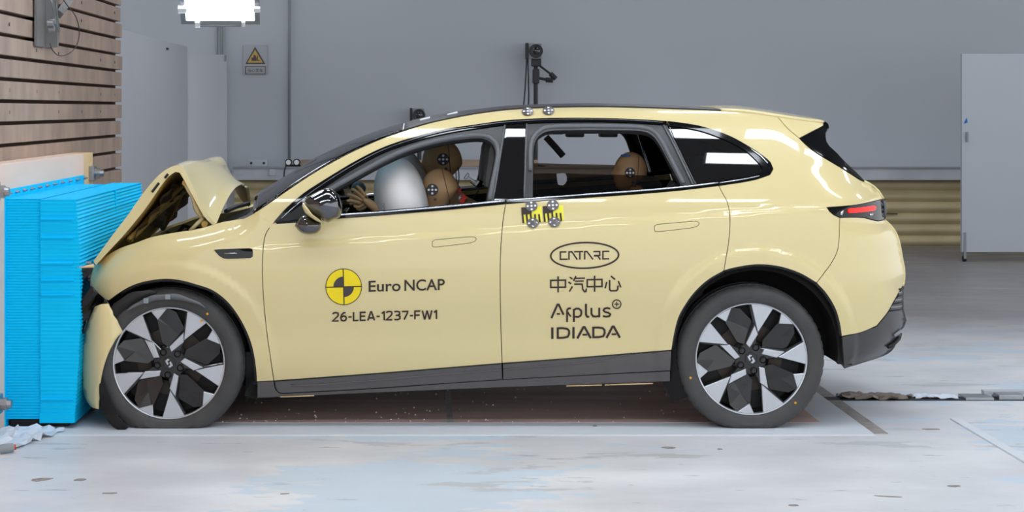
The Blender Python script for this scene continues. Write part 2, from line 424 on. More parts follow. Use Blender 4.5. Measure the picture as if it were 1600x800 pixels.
# ---------------------------------------------------------------- floor plates, track, strips
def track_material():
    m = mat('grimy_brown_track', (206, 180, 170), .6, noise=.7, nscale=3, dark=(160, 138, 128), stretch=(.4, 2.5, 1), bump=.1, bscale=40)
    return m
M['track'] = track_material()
pl = MB().box(-1.95, 2.12, 7.86, 9.98, FZ - .001, 0, bev=.002).build('floor_plate', M['plate'])
tag(pl, 'long white floor plate that the yellow car stands on', 'plate')
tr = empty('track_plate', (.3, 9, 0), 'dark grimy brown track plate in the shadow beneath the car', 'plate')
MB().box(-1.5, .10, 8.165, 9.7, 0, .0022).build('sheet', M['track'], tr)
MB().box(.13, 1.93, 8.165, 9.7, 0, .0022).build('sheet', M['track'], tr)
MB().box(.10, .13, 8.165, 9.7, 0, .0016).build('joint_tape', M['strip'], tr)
b = MB()
for i in range(170):
    x = random.uniform(-1.1, 1.7); y = 8.17 + 1.2 * random.random() ** 2; s = random.uniform(.0012, .0045) * (1.5 if random.random() < .07 else 1)
    z = .0022
    b.add([(x - s, y - s, z), (x + s, y - s * .6, z), (x + s * .7, y + s, z), (x - s, y + s * .8, z), (x, y, z + s * 1.3)], [[0, 1, 4], [1, 2, 4], [2, 3, 4], [3, 0, 4], [3, 2, 1, 0]])
o = b.build('glass_crumbs', M['crumb'], tr); o['kind'] = 'stuff'
tag(MB().box(2.12, 2.19, 7.9, 9.98, FZ - .001, -.001).build('steel_strip', M['strip']), 'rusty grey steel strip along the end of the white floor plate', 'strip')
tag(MB().box(2.60, 2.65, 6.0, 8.27, FZ - .001, .004, bev=.002).build('steel_strip', M['plate']), 'white painted steel strip in the floor at the lower right', 'strip')
# slot rail on the right
sr = empty('slot_rail', (3.2, 8.86, 0), 'dark slot rail set in the floor behind the car tail', 'rail')
MB().box(2.1, 5.5, 8.80, 8.90, FZ, -.0005).build('slot', M['black'], sr)
MB().box(2.85, 3.0, 8.80, 8.93, FZ, .012, bev=.003).build('clamp', M['steel'], sr)
MB().box(3.03, 3.16, 8.81, 8.93, FZ, .025, bev=.003).build('clamp', M['steel'], sr)
MB().box(2.98, 3.25, 8.90, 8.95, .012, .032, bev=.003).build('cover_bar', M['ledge'], sr)
MB().box(3.2, 5.5, 8.79, 8.81, FZ, .006).build('edge_bar', M['steel'], sr)
def crumpled(name, poly, z, amp, m, label, cat, seed=1, n=14):
    """crumpled sheet: jittered grid clipped to a polygon (world XY)"""
    random.seed(seed)
    xs = [p[0] for p in poly]; ys = [p[1] for p in poly]; V = []; ids = {}; F = []
    for i in range(n + 1):
        for j in range(n + 1):
            x = min(xs) + (max(xs) - min(xs)) * i / n; y = min(ys) + (max(ys) - min(ys)) * j / n
            if inpoly((x, y), poly):
                ids[i, j] = len(V)
                V.append((x + random.uniform(-.2, .2) * (max(xs) - min(xs)) / n, y + random.uniform(-.2, .2) * (max(ys) - min(ys)) / n, z + amp * random.random() ** 1.6))
    for (i, j) in ids:
        if all(k in ids for k in ((i + 1, j), (i + 1, j + 1), (i, j + 1))):
            F.append([ids[i, j], ids[i + 1, j], ids[i + 1, j + 1]]); F.append([ids[i, j], ids[i + 1, j + 1], ids[i, j + 1]])
    o = mesh_obj(name, V, F, m); md = o.modifiers.new('t', 'SOLIDIFY'); md.thickness = .0015; md.offset = 1
    random.seed(seed + 100)
    return tag(o, label, cat)
crumpled('film_sheet', [(2.17, 8.82), (2.5, 8.78), (2.62, 8.88), (2.45, 9.0), (2.2, 8.98)], .0, .022, M['dirtyfilm'], 'dirty grey crumpled film lying on the slot rail by the car tail', 'film', 5)
crumpled('film_sheet', [(2.58, 8.84), (2.82, 8.82), (2.84, 8.95), (2.6, 8.97)], .0, .014, M['film'], 'white crumpled film scrap further right on the slot rail', 'film', 8)
crumpled('film_sheet', [(-2.05, 7.55), (-1.86, 7.5), (-1.76, 7.78), (-1.7, 7.98), (-1.9, 8.05), (-2.04, 7.9)], FZ, .035, M['film'], 'white crumpled plastic film on the floor below the cyan barrier', 'film', 3, 12)
e = empty('hose_end', (-1.92, 7.5, 0), 'grey hose end with orange core on the floor at lower left', 'hose')
a0, a1 = P(-14, 713, 7.42), P(20, 708, 7.47)
MB().tube([(a0.x, 7.42, .022), ((a0.x + a1.x) / 2, 7.44, .02), (a1.x, 7.47, .02)], [.012, .02, .02], 10).build('sleeve', M['conduit'], e, True, .8)
MB().tube([(a1.x - .01, 7.468, .02), (a1.x + .012, 7.475, .02)], .013, 8).build('core', M['orange'], e, True, .8)
# floor debris: small leaf-like chips
for px, py, lx, ly, an, lab in ((63, 750, .11, .03, .5, 'long grey scuff flake at the lower left of the floor'), (125, 750, .055, .028, 0, 'small oval grey flake right of the long scuff at lower left'), (173, 771, .08, .008, .1, 'thin dark sliver on the floor below the front wheel'), (445, 772, .04, .006, .2, 'tiny dark sliver on the floor below the front door'),
        (1045, 700, .08, .02, -.3, 'rusty elongated flake on the floor left of the rear wheel'), (1125, 702, .03, .014, 0, 'small grey flake on the floor directly below the rear wheel'), (1490, 760, .06, .016, 0, 'dark flake near the lower right corner of the floor'), (1385, 776, .13, .006, -.25, 'long thin dark scratch sliver at the lower right of the floor'), (1240, 790, .05, .014, 0, 'dark flake at the very bottom edge of the floor'), (1455, 671, .1, .014, 0, 'dark crumbly flake between the steel strip and the white floor strip'), (930, 667, .03, .01, .3, 'small dark flake on the white plate below the rear door')):
    Y = FPX * (EYE - FZ) / (py - VY); c = P(px, py, Y)
    pts = []
    for j in range(9):
        a = 2 * math.pi * j / 9; r = random.uniform(.6, 1)
        x, y = lx / 2 * math.cos(a) * r, ly / 2 * math.sin(a) * r * 2.2
        pts.append((c.x + x * math.cos(an) - y * math.sin(an), Y + x * math.sin(an) + y * math.cos(an)))
    n = len(pts)
    zz = 0.0 if (7.86 < Y < 8.2 and c.x < 2.12) else FZ
    o = mesh_obj('floor_chip', [(x, y, zz) for x, y in pts] + [(x, y, zz + .0025) for x, y in pts], [list(range(n))[::-1], list(range(n, 2 * n))] + [[j, (j + 1) % n, n + (j + 1) % n, n + j] for j in range(n)], M['flake'])
    tag(o, lab, 'debris', 'flakes of debris on the floor')

# ---------------------------------------------------------------- white board on the right
wb = empty('white_board', (5.9, 16.8, 0), 'large white free-standing board at the right edge', 'board')
t, bt = P(1507, 84, 16.8), P(1503, 394, 16.8)
MB().box(bt.x, bt.x + 1.3, 16.8, 16.85, bt.z, t.z, bev=.004).build('sheet', M['boardw'], wb)
for dx in (.03, 1.26):
    MB().box(bt.x + dx - .012, bt.x + dx + .012, 16.79, 16.86, FZ + .03, bt.z + .2).build('leg', M['conduit'], wb)
    MB().lathe([(.0, -.015), (.03, -.015), (.03, .015), (0, .015)], 'X', 12, (bt.x + dx, 16.82, FZ + .03)).build('castor', M['black'], wb)
h = P(1511, 214, 16.79); MB().box(h.x - .012, h.x + .012, 16.775, 16.80, h.z - .05, h.z + .05, bev=.004).build('handle', M['conduit'], wb)
h = P(1509, 189, 16.795); MB().add([(h.x - .02, 16.797, h.z - .03), (h.x + .02, 16.797, h.z - .015), (h.x + .01, 16.797, h.z + .035), (h.x - .005, 16.797, h.z + .005)], [[0, 1, 2, 3]]).build('blue_mark', M['blueshirt'], wb)

# ---------------------------------------------------------------- warning sign
def wall_poly(name, polys, m, parent, y):
    b = MB()
    for q in polys:
        pts = [P(px, py, y) for px, py in q]; b.prism([(p.x, p.z) for p in pts], y, y + .003)
    return b.build(name, m, parent)
SY = 18.785
c0 = P(398, 94, SY)
sg = empty('warning_sign', (c0.x, SY, c0.z), 'grey warning sign with amber triangle on the back wall', 'sign')
wall_poly('backing', [[(380, 70), (417, 70), (417, 117), (380, 117)]], M['signface'], sg, SY)
wall_poly('triangle_border', [[(398.5, 73), (414.5, 100), (383.5, 100)]], M['signdark'], sg, SY - .004)
wall_poly('triangle', [[(398.5, 77.5), (411, 98), (386.5, 98)]], M['signamber'], sg, SY - .008)
wall_poly('pictogram', [[(393, 95), (393, 90), (396, 90), (396, 86), (399, 86), (401, 91), (401, 95)], [(402, 87), (403, 87), (403, 94), (406, 94), (406, 95), (402, 95)]], M['signdark'], sg, SY - .012)
wall_poly('caption_frame', [[(383, 103.5), (415, 103.5), (415, 104.5), (383, 104.5)], [(383, 115), (415, 115), (415, 116), (383, 116)], [(383, 103.5), (384, 103.5), (384, 116), (383, 116)], [(414, 103.5), (415, 103.5), (415, 116), (414, 116)]], M['signdark'], sg, SY - .004)
def text_polys(s, bold=0.):
    cu = bpy.data.curves.new('t', 'FONT'); cu.body = s; cu.resolution_u = 4; cu.offset = bold
    ob = bpy.data.objects.new('t', cu); C.objects.link(ob)
    dg = bpy.context.evaluated_depsgraph_get(); dg.update()
    me = ob.evaluated_get(dg).to_mesh()
    V = [(v.co.x, v.co.y) for v in me.vertices]; F = [list(p.vertices) for p in me.polygons]
    ob.evaluated_get(dg).to_mesh_clear()
    bpy.data.objects.remove(ob); bpy.data.curves.remove(cu)
    return V, F
V, F = text_polys('当心叉车')
if V:
    x0, x1 = min(v[0] for v in V), max(v[0] for v in V); y0, y1 = min(v[1] for v in V), max(v[1] for v in V)
    W3 = [P(387 + (v[0] - x0) / (x1 - x0) * 24, 113 - (v[1] - y0) / (y1 - y0) * 6.2, SY - .006) for v in V]
    mesh_obj('caption', W3, F, M['signdark'], sg)

# ---------------------------------------------------------------- cameras and small gear on the ledge
def ledge_camera(px, py, base_py, label, s=1., arm=True):
    Y = 18.58
    c = P(px, py, Y); e = empty('lab_camera', (c.x, Y, LZ), label, 'camera')
    MB().box(c.x - .055 * s, c.x + .095 * s, Y - .05, Y + .1, c.z - .085 * s, c.z + .085 * s, bev=.01).build('body', M['camgrey'], e)
    MB().box(c.x - .085 * s, c.x - .055 * s, Y - .06, Y + .08, c.z - .09 * s, c.z + .09 * s, bev=.005).build('side_plate', M['camblack'], e)
    MB().lathe([(.0, -.09), (.045 * s, -.095), (.072 * s, -.1), (.078 * s, -.05), (.078 * s, 0)], 'Y', 24, (c.x + .03 * s, Y, c.z)).build('lens', M['camblack'], e, True, .6)
    MB().lathe([(.0, -.104), (.03 * s, -.102), (.042 * s, -.096)], 'Y', 20, (c.x + .03 * s, Y, c.z)).build('lens_glass', M['glasslens'], e, True)
    MB().tube([(c.x + .03, Y + .02, c.z - .08 * s), (c.x + .03, Y + .02, LZ + .02)], .024, 10).build('column', M['camblack'], e, True, .8)
    MB().lathe([(.0, .0), (.11, .0), (.11, .012), (.03, .03), (.026, .06)], 'Z', 20, (c.x + .03, Y + .02, LZ), True).build('foot', M['camblack'], e, True, .6)
    if arm:
        MB().box(c.x - .02, c.x + .09, Y - .03, Y + .05, c.z - .17, c.z - .085, bev=.012).build('head_clamp', M['camblack'], e)
        MB().box(c.x - .005, c.x + .07, Y - .02, Y + .05, c.z - .36, c.z - .2, bev=.01).build('slider', M['camblack'], e)
        MB().tube([(c.x + .06, Y, c.z - .3), (c.x + .16, Y - .02, c.z - .32)], .016, 8).build('lever', M['camblack'], e)
        MB().tube([(c.x + .14, Y - .02, c.z - .32), (c.x + .22, Y - .03, c.z - .325)], .028, 8).build('lever_grip', M['camblack'], e)
        MB().tube([(c.x + .07, Y, c.z - .16), (c.x + .2, Y - .03, c.z - .26)], .012, 8).build('lever', M['camblack'], e)
        MB().tube([(c.x + .19, Y - .03, c.z - .25), (c.x + .25, Y - .04, c.z - .31)], .028, 8).build('lever_grip', M['camblack'], e)
        MB().tube([(c.x - .07, Y - .02, c.z - .05), (c.x - .09, Y - .03, c.z - .4), (c.x - .12, Y - .03, c.z - .75)], .008, 6).build('cable', M['camblack'], e)
        MB().tube([(c.x - .06, Y - .02, c.z - .06), (c.x - .05, Y - .03, c.z - .5), (c.x - .06, Y - .03, c.z - .8)], .008, 6).build('cable', M['camblack'], e)
        MB().box(c.x - .05, c.x + .11, Y - .03, Y + .07, c.z - .82, c.z - .76, bev=.01).build('collar', M['camblack'], e)
    return e
ledge_camera(833, 80, 250, 'tall black stand with a camera rising above the car roof')
ledge_camera(651, 180, 250, 'low grey camera on the ledge seen just above the windscreen edge', .9, False)
a, c = P(470, 258, 18.5), P(840, 249, 18.5)
tag(MB().box(a.x, c.x, 18.44, 18.56, LZ + .012, LZ + .085, bev=.006).build('timber_beam', M['wood']), 'long brown timber beam lying on the wall ledge', 'beam')
a = P(403, 257, 18.5)
e = empty('socket_box', (a.x, 18.5, LZ), 'small pale control box on the ledge under the warning sign', 'box')
MB().box(a.x - .11, a.x + .11, 18.46, 18.54, LZ + .012, LZ + .085, bev=.006).build('case', M['ledge'], e)
for dx in (-.07, .07): MB().lathe([(0, -.006), (.014, -.006), (.014, .004)], 'Y', 10, (a.x + dx, 18.46, LZ + .05)).build('knob', M['camblack'], e)
a = P(460, 250, 18.5)
e = empty('gauge_set', (a.x, 18.5, LZ), 'pair of round pressure gauges on the ledge beside the timber beam', 'gauge')
for dx in (-.06, .03):
    g = MB().lathe([(0, -.01), (.035, -.01), (.04, 0), (.04, .03), (0, .03)], 'Y', 20, (a.x + dx, 18.43, LZ + .06)).build('gauge', M['camblack'], e, True, .5)
    MB().lathe([(0, -.013), (.028, -.013), (.028, -.008)], 'Y', 16, (a.x + dx, 18.43, LZ + .06)).build('dial', M['white'], g)
MB().box(a.x - .1, a.x + .12, 18.46, 18.52, LZ + .012, LZ + .035, bev=.004).build('manifold', M['camblack'], e)
MB().tube([(a.x - .08, 18.43, LZ + .05), (a.x - .1, 18.38, LZ - .03), (a.x - .11, 18.38, LZ - .15)], .008, 6).build('hose', M['camblack'], e)
a = P(425, 269, 18.40)
tag(MB().box(a.x - .03, a.x + .03, 18.385, 18.40, a.z - .035, a.z + .035, bev=.004).build('junction_plate', M['panelw']), 'small blank square plate on the ledge front near the gauges', 'plate')

# ---------------------------------------------------------------- steel bracket on the plank wall
yb = 9.35
def Q(px, py, X=PX):      # pixel to a point in a plane of constant X
    Y = X * FPX / (px - VX); return P(px, py, Y)
br = empty('steel_bracket', Q(75, 60), 'grey steel angle bracket bolted on the plank wall with a wire loop', 'bracket')
q0, q1 = Q(57, 72, PX + .02), Q(72, 72, PX + .02)
MB().box(PX + .008, PX + .02, q0.y, q1.y, q0.z, 2.6).box(PX + .02, PX + .085, q1.y - .012, q1.y, q0.z, 2.6).build('angle_bar', M['bracket'], br)
q2 = Q(88, 72, PX + .03)
MB().box(PX + .01, PX + .04, q1.y + .05, q2.y + .02, q0.z + .01, 2.6).build('flat_bar', M['bracket'], br)
d0, d1 = Q(92, 22, PX + .05), Q(116, -12, PX + .09)
MB().tube([d0, d1], .03, 4).build('brace', M['bracket'], br)
for dy, dz in ((0, 0), (.05, .012), (.03, -.03)):
    c = Q(76, 36, PX + .09)
    MB().lathe([(0, .03), (.018, .03), (.02, .0), (0, 0)], 'X', 10, (PX + .085, c.y + dy, c.z + dz)).build('bolt', M['steel'], br, True, .5)
MB().tube([Q(*q, PX + .10) for q in cr([(78, 68), (82, 78), (90, 86), (100, 87), (113, 80), (121, 68), (124, 48), (118, 25), (104, 7), (96, -6)], 5)], .0032, 5).build('wire_loop', M['wire'], br, True)
MB().tube([Q(*q, PX + .10) for q in cr([(80, 0), (86, 30), (93, 50), (89, 20), (86, -6)], 5)], .004, 5).build('cable', M['steel'], br, True)

# ---------------------------------------------------------------- plywood board, cyan honeycomb barrier
BX = -2.036
pb = empty('plywood_board', (BX, 9, 0), 'pale plywood board mounted on the plank wall behind the cyan barrier', 'board')
q = Q(131, 240, BX); q2 = Q(145, 238, BX); zt = (q.z + q2.z) / 2
MB().box(PX + .006, BX, 6.2, q.y, FZ, zt, bev=.003).build('sheet', M['ply'], pb)
MB().box(PX + .006, BX, q.y, q2.y, .05, zt, bev=.003).build('edge_batten', M['plyedge'], pb)
for px, py in ((149, 271), (1, 632), (-3, 300)):
    c = Q(px, py, BX + .03)
    MB().box(BX if px < 100 else PX + .006, BX + .03, c.y - .05, c.y + .05, c.z - .045, c.z + .045, bev=.004).build('clamp_plate', M['steel'], pb)
    MB().lathe([(0, .05), (.02, .05), (.022, .03), (.03, .03), (.03, 0), (0, 0)], 'X', 12, (BX + .03, c.y + .01, c.z)).build('clamp_bolt', M['steel'], pb, True, .5)
cb = empty('honeycomb_barrier', (-1.85, 8.9, .3), 'bright cyan ridged honeycomb crash barrier pressed against the car nose', 'barrier')
yn = 8.02; yf = 9.85; X0 = BX
def zof(py, Y): return EYE - (py - VY) * Y / FPX
zT = zof(300, yn)
q = Q(131, 274, X0 + .004)
MB().box(X0, X0 + .006, yn, q.y, zof(668, yn), Q(8, 297, X0 + .004).z, bev=.001).build('mounting_plate', M['cyan'], cb)
for i in range(11):
    t = i / 10; px = 12.5 + (131 - 12.5) * t; py = 302 + (278 - 302) * t
    c = Q(px, py, X0 + .006)
    MB().lathe([(0, .014), (.008, .014), (.009, .0), (0, 0)], 'X', 8, (X0 + .006, c.y, c.z)).tube([(X0, c.y, c.z), (X0 + .03, c.y, c.z)], .004, 6).build('bolt', M['steel'], cb, True, .5)
def pleated(name, x0, x1, y0, y1, z0, z1, n, amp, front=0., seed=1, jit=0., topdrop=0., ns_=.8):
    """stack of folded horizontal layers; every layer has its own edge"""
    random.seed(seed); V = []; F = []
    rows = 2 * n + 1
    ny = 10
    for r in range(rows):
        z = z0 + (z1 - z0) * r / (rows - 1); o = amp if r % 2 else 0.
        ring = []
        j1 = random.uniform(-jit, jit)
        cx = x1 + front * math.sin(math.pi * min(1, (z - z0) / (z1 - z0)) * .9) - o + j1
        pts = [(x0, y0 + o * ns_ + abs(j1)), (cx, y0 + o * ns_ + abs(j1) * .5)]
        for k in range(1, ny): 
            pts.append((cx, y0 + (y1 - y0) * k / ny))
        pts += [(cx, y1 - o * .8), (x0, y1 - o * .8)]
        for (x, y) in pts: V.append((x, y, z - topdrop * (x1 - x) / max(1e-6, x1 - x0) * ((z - z0) / (z1 - z0))))
    m = ny + 3
    for r in range(rows - 1):
        for j in range(m): F.append([r * m + j, r * m + (j + 1) % m, (r + 1) * m + (j + 1) % m, (r + 1) * m + j])
    F.append(list(range(m))[::-1]); F.append([(rows - 1) * m + j for j in range(m)])
    return mesh_obj(name, V, F, M['cyan'], cb)
xm = P(63, 500, yn).x
pleated('rear_block', X0 + .006, xm, yn + .008, yf - .25, zof(655, yn), zof(311, yn), 78, .0045, seed=2)
xf = P(117, 400, yn).x
pleated('front_block', xm, xf, yn - .002, yf, zof(661, yn), zof(312, yn), 60, .0055, front=.03, seed=3, jit=.0016, ns_=.25)
for py in (342, 371, 411, 437, 460, 623):     # stepped overlaps on the near side of the front block
    z = zof(py, yn); MB().box(xm + .002, xf - .004, yn - .012, yn + .01, z - .006, z + .004, bev=.003).build('fold', M['cyan'], cb)
MB().box(xm - .004, xf, yn - .006, yn + .03, zof(661, yn), zof(645, yn), bev=.004).build('bottom_fold', M['cyan'], cb)
MB().box(X0 + .01, -1.74, yn + .05, yf - .05, FZ, zof(662, yn) + .03, bev=.01).build('under_barrier_shade', M['black'], cb)  # black block added to darken the shaded gap under the barrier
MB().tube([(xf + .0, 9.0, zof(312, yn) - .9), (xf + .012, 9.0, zof(312, yn))], .006, 6).build('seam', M['cyan'], cb)

# ================================================================ THE CAR
Y0, YC = 8.0, 8.92
car = empty('car', (.35, YC, 0), 'pale yellow crash-test car with crumpled front and crash-test lettering on its doors', 'car')
profZ = hermite([(0.05, .17), (0.12, .125), (0.20, .085), (0.28, .05), (0.36, .036), (0.44, .030), (0.52, .019), (0.62, .005), (0.72, 0), (0.84, .002), (0.94, .010), (1.02, .023), (1.08, .040), (1.14, .068), (1.22, .113), (1.32, .175), (1.40, .231), (1.46, .279), (1.50, .322), (1.53, .375), (1.56, .47)])
_sil = [(1270, 150), (1292, 190), (1300, 205), (1322, 256), (1350, 283), (1381, 311), (1386, 344), (1401, 365), (1410, 405), (1413.5, 422), (1414, 447), (1415, 500), (1411, 521), (1396, 545), (1375, 562), (1350, 590)]
_rt = sorted([(P(a, b, 8.28).z, P(a, b, 8.28).x) for a, b in _sil])
Xrear = hermite(_rt)
_ft = [(147.5, 415), (162, 402), (187, 387.5), (212, 379), (237, 370), (275, 362.5), (300, 359), (325, 353), (350, 346), (382, 341)]
Ztop = hermite(sorted([(P(a, b, 8.05).x, P(a, b, 8.05).z) for a, b in _ft]))
ARCH = [(P(1184, 547, 8.0), .4105, 1), (P(265, 574, 8.0), .428, .6)]
def inset(X, Z):
    v = profZ(Z)
    # rear corner
    d = max(0., Xrear(Z) - X); ry = .27 - .17 * sstep(1.05, 1.35, Z); rx = .42 - .1 * sstep(1.05, 1.35, Z)
    if d < rx: v += ry * (1 - d / rx) ** 2.4
    v += .035 * sstep(1.2, 2.3, X) * sstep(.3, .9, Z)
    # nose taper
    if X < -1.1: v += .12 * ((-1.1 - X) / .5) ** 2
    # fender shoulder rolls in
    if X < -.8:
        k = sstep(-.8, -.95, X); d = Ztop(X) - Z
        if d < .13: v += k * .075 * (1 - max(d, -.02) / .13) ** 2.2
    # shoulder crease, rising to the tail
    q = Z - (.905 + (X + .33) * .0728)
    v += .016 * sstep(-.02, .02, q) * sstep(-1.0, -.75, X) * (1 - sstep(1.85, 2.1, X))
    # arch flares
    for c, r, am in ARCH:
        q = math.hypot(X - c.x, Z - c.z) - r
        if q < .12: v -= .013 * am * (1 - sstep(.055, .095, q))
    return v
def surf(px, py, off=0.):
    Y = Y0 + .05
    for _ in range(7):
        p = P(px, py, Y); Y = Y0 + inset(p.x, p.z)
    p = P(px, py, Y); e = 1e-3
    gx = (inset(p.x + e, p.z) - inset(p.x - e, p.z)) / (2 * e); gz = (inset(p.x, p.z + e) - inset(p.x, p.z - e)) / (2 * e)
    gx = max(-4, min(4, gx)); gz = max(-5, min(5, gz))
    n = Vector((gx, -1, gz)).normalized()
    return p + n * off, n
def mir(v): return Vector((v.x, 2 * YC - v.y, v.z))
def emit_panel(name, V, Nn, F, loops_b, thick, m, parent, flip):
    """outer skin with analytic normals + turned-in rim"""
    if flip: V = [mir(v) for v in V]; Nn = [Vector((n.x, -n.y, n.z)) for n in Nn]
    VV = list(V); FF = [list(f)[::-1] if flip else list(f) for f in F]; LN = []
    for f in FF: LN += [Nn[i] for i in f]
    if thick > 0:
        for lp in loops_b:
            base = len(VV); k = len(lp)
            for i in lp: VV.append(V[i].copy())
            for i in lp: VV.append(V[i] - Nn[i] * thick)
            for j in range(k):
                f = [base + j, base + (j + 1) % k, base + k + (j + 1) % k, base + k + j]
                a, b2, c = VV[f[0]], VV[f[1]], VV[f[3]]
                n = (b2 - a).cross(c - a)
                n = n.normalized() if n.length > 1e-12 else Vector((0, 0, 1))
                FF.append(f); LN += [n] * 4
    me = bpy.data.meshes.new(name); me.from_pydata([tuple(v) for v in VV], [], FF); me.update()
    for p in me.polygons: p.use_smooth = True
    me.normals_split_custom_set([tuple(n) for n in LN])
    me.materials.append(m)
    return link(bpy.data.objects.new(name, me), parent)
def panel(name, out, m, parent, holes=(), off=0., step=7., thick=.018, gap=.6, far=True, wave=0.):
    if gap: out = shrink(out, gap)
    loops = [out] + [list(h) for h in holes]
    pts = []; edges = []; lidx = []
    for lp in loops:
        b = len(pts); n = len(lp); pts += [Vector(p) for p in lp]; edges += [(b + i, b + (i + 1) % n) for i in range(n)]; lidx.append(list(range(b, b + n)))
    nb = len(pts)
    x0 = min(p.x for p in pts); x1 = max(p.x for p in pts); y0 = min(p.y for p in pts); y1 = max(p.y for p in pts)
    bp = [(p.x, p.y) for p in pts[:nb]]
    cell = {}
    for i, q in enumerate(bp): cell.setdefault((int(q[0] // step), int(q[1] // step)), []).append(q)
    yy = y0 + step / 2; row = 0
    while yy < y1:
        xx = x0 + (step / 2 if row % 2 else step)
        while xx < x1:
            p = (xx, yy)
            if inpoly(p, out) and not any(inpoly(p, h) for h in holes):
                cx, cy = int(xx // step), int(yy // step); near = False
                for a in (-1, 0, 1):
                    for b2 in (-1, 0, 1):
                        for q in cell.get((cx + a, cy + b2), ()):
                            if (q[0] - xx) ** 2 + (q[1] - yy) ** 2 < (step * .45) ** 2: near = True
                if not near: pts.append(Vector(p))
            xx += step
        yy += step * .87; row += 1
    r = geometry.delaunay_2d_cdt(pts, edges, [], 0, 1e-4)
    vs = r[0]; orig = r[3]
    F = []
    for f in r[2]:
        c = ((vs[f[0]].x + vs[f[1]].x + vs[f[2]].x) / 3, (vs[f[0]].y + vs[f[1]].y + vs[f[2]].y) / 3)
        if inpoly(c, out) and not any(inpoly(c, h) for h in holes):
            a, b2, c2 = (vs[i] for i in f)
            F.append(list(f) if (b2 - a).cross(c2 - a) < 0 else list(f)[::-1])   # pixel y is down
    inv = {}
    for i, o in enumerate(orig):
        for k in o: inv[k] = i
    V = []; Nn = []
    for v in vs:
        p, n = surf(v.x, v.y, off); V.append(p); Nn.append(n)
    lb = [[inv[i] for i in l if i in inv] for l in lidx]
    pn, pf = parent if isinstance(parent, tuple) else (parent, parent)
    a = emit_panel(name, V, Nn, F, lb, thick, m, pn, False)
    b2 = emit_panel(name, V, Nn, F, lb, thick, m, pf, True) if far else None
    return (a, b2)
def strip_tube(name, pts, r, m, parent, off=0., n=8, closed=False, far=True, flat=1.):
    q = [surf(a, b, off)[0] for a, b in pts]
    pn, pf = parent if isinstance(parent, tuple) else (parent, parent)
    a = MB().tube(q, r, n, True, closed, flat).build(name, m, pn, True)
    b2 = MB().tube([mir(v) for v in q], r, n, True, closed, flat).build(name, m, pf, True) if far else None
    return (a, b2)

# ---- traced curves (photo pixels, lifted on to the body surface)
A_UP = [(396, 334), (425, 314.5), (450, 297), (475, 280), (500, 264.5), (525, 250.5), (550, 237.5), (575, 226), (600, 215.5), (630, 205), (650, 198.5), (675, 191.5), (700, 186), (740, 178.5), (790, 172), (840, 169), (890, 167.5), (940, 167), (990, 168), (1065, 170.5), (1127, 173), (1170, 176), (1215, 182.5)]
A_LOW = [(426, 350), (436, 338), (450, 323), (475, 302), (500, 285.5), (525, 270), (550, 255), (575, 241.5), (600, 230), (625, 221), (650, 213.5), (675, 207), (700, 201.5), (725, 197.5), (750, 194), (790, 188.5), (840, 185.5), (890, 184.5), (940, 185), (990, 186.5), (1040, 189.5), (1070, 193), (1095, 197.5), (1120, 205), (1145, 215), (1170, 229), (1192, 243.5), (1204, 254), (1208, 264), (1203, 273)]
BELT_R = [(1203, 273), (1182, 280), (1157, 285), (1123, 290)]
BELT = [(426, 350), (475, 346.5), (532, 341), (600, 336), (700, 327.5), (790, 318.5), (890, 310.5), (990, 303.5), (1065, 297), (1123, 290)]
BELT_F = [p for p in BELT if p[0] <= 700] + [(790, 318.5)]
BELT_B = [(790, 318.5)] + [p for p in BELT if p[0] >= 890]
GAP_FD = [(426, 350), (417, 362), (412, 380), (410, 420), (412, 470), (417, 520), (422, 555), (428, 595)]
GAP_DD = [(790, 318.5), (786, 345), (783, 380), (781.5, 420), (782, 480), (783.5, 540), (784.5, 567.5)]
GAP_DQ = [(1123, 290), (1129, 302), (1136, 315), (1140, 332), (1140.5, 355), (1138, 382), (1134, 405), (1131, 423)]
ARCH_R = [(1131, 423), (1145, 419), (1170, 414.5), (1192, 413.5), (1220, 417), (1250, 427), (1276, 442)]
ARCH_R2 = [(1276, 442), (1292, 460), (1305, 482), (1312, 505), (1315, 525)]
ARCH_D = [(1131, 423), (1107, 437), (1087, 455), (1072, 475), (1060, 497), (1053, 525), (1049.5, 547)]
FIN_LO = [(1249, 216), (1260, 227), (1277, 240), (1302, 255), (1320, 266), (1345, 282)]
LIGHT_T = [(1380, 311), (1345, 319), (1320, 322), (1292, 324)]
LIGHT_B = [(1292, 324), (1296, 330), (1303, 336), (1312, 340)]
LIGHT_B2 = [(1312, 340), (1335, 339.5), (1352, 340.5), (1362, 343.5), (1372, 345.5), (1381, 343.5)]
GAP_QB = [(1312, 340), (1311.5, 360), (1311, 375), (1308, 393), (1299, 411), (1288, 426), (1276, 442)]

# fender
FEN = loop(_ft, [(382, 341), (396, 334)], [(396, 334), (426, 350)], GAP_FD, [(428, 595), (401, 596.5)],
           rev([(170, 470), (187, 457.5), (207, 446.5), (230, 439.5), (260, 436), (285, 439), (307, 445), (327, 451.5), (343, 461), (360, 477), (377, 502), (390, 530), (396.5, 555), (400, 580), (401, 596.5)]),
           [(170, 470), (163, 467), (150, 455), (139.5, 440)], [(139.5, 440), (142, 428), (147.5, 415)])
VENT = loop([(334, 389.5), (350, 388.3), (390, 387), (395, 388.5), (396, 394), (395.5, 401.5), (392, 404), (360, 405.5), (348, 404.5), (340, 399), (334, 391.5), (334, 389.5)], step=4)
fender = panel('front_fender', FEN, M['paint'], car, holes=[VENT])
panel('fender_vent', VENT, M['gloss'], fender, off=-.012, gap=0, thick=.01, step=5)
strip_tube('vent_rim', VENT, .0032, M['paint'], fender, off=-.002, closed=True, n=6)
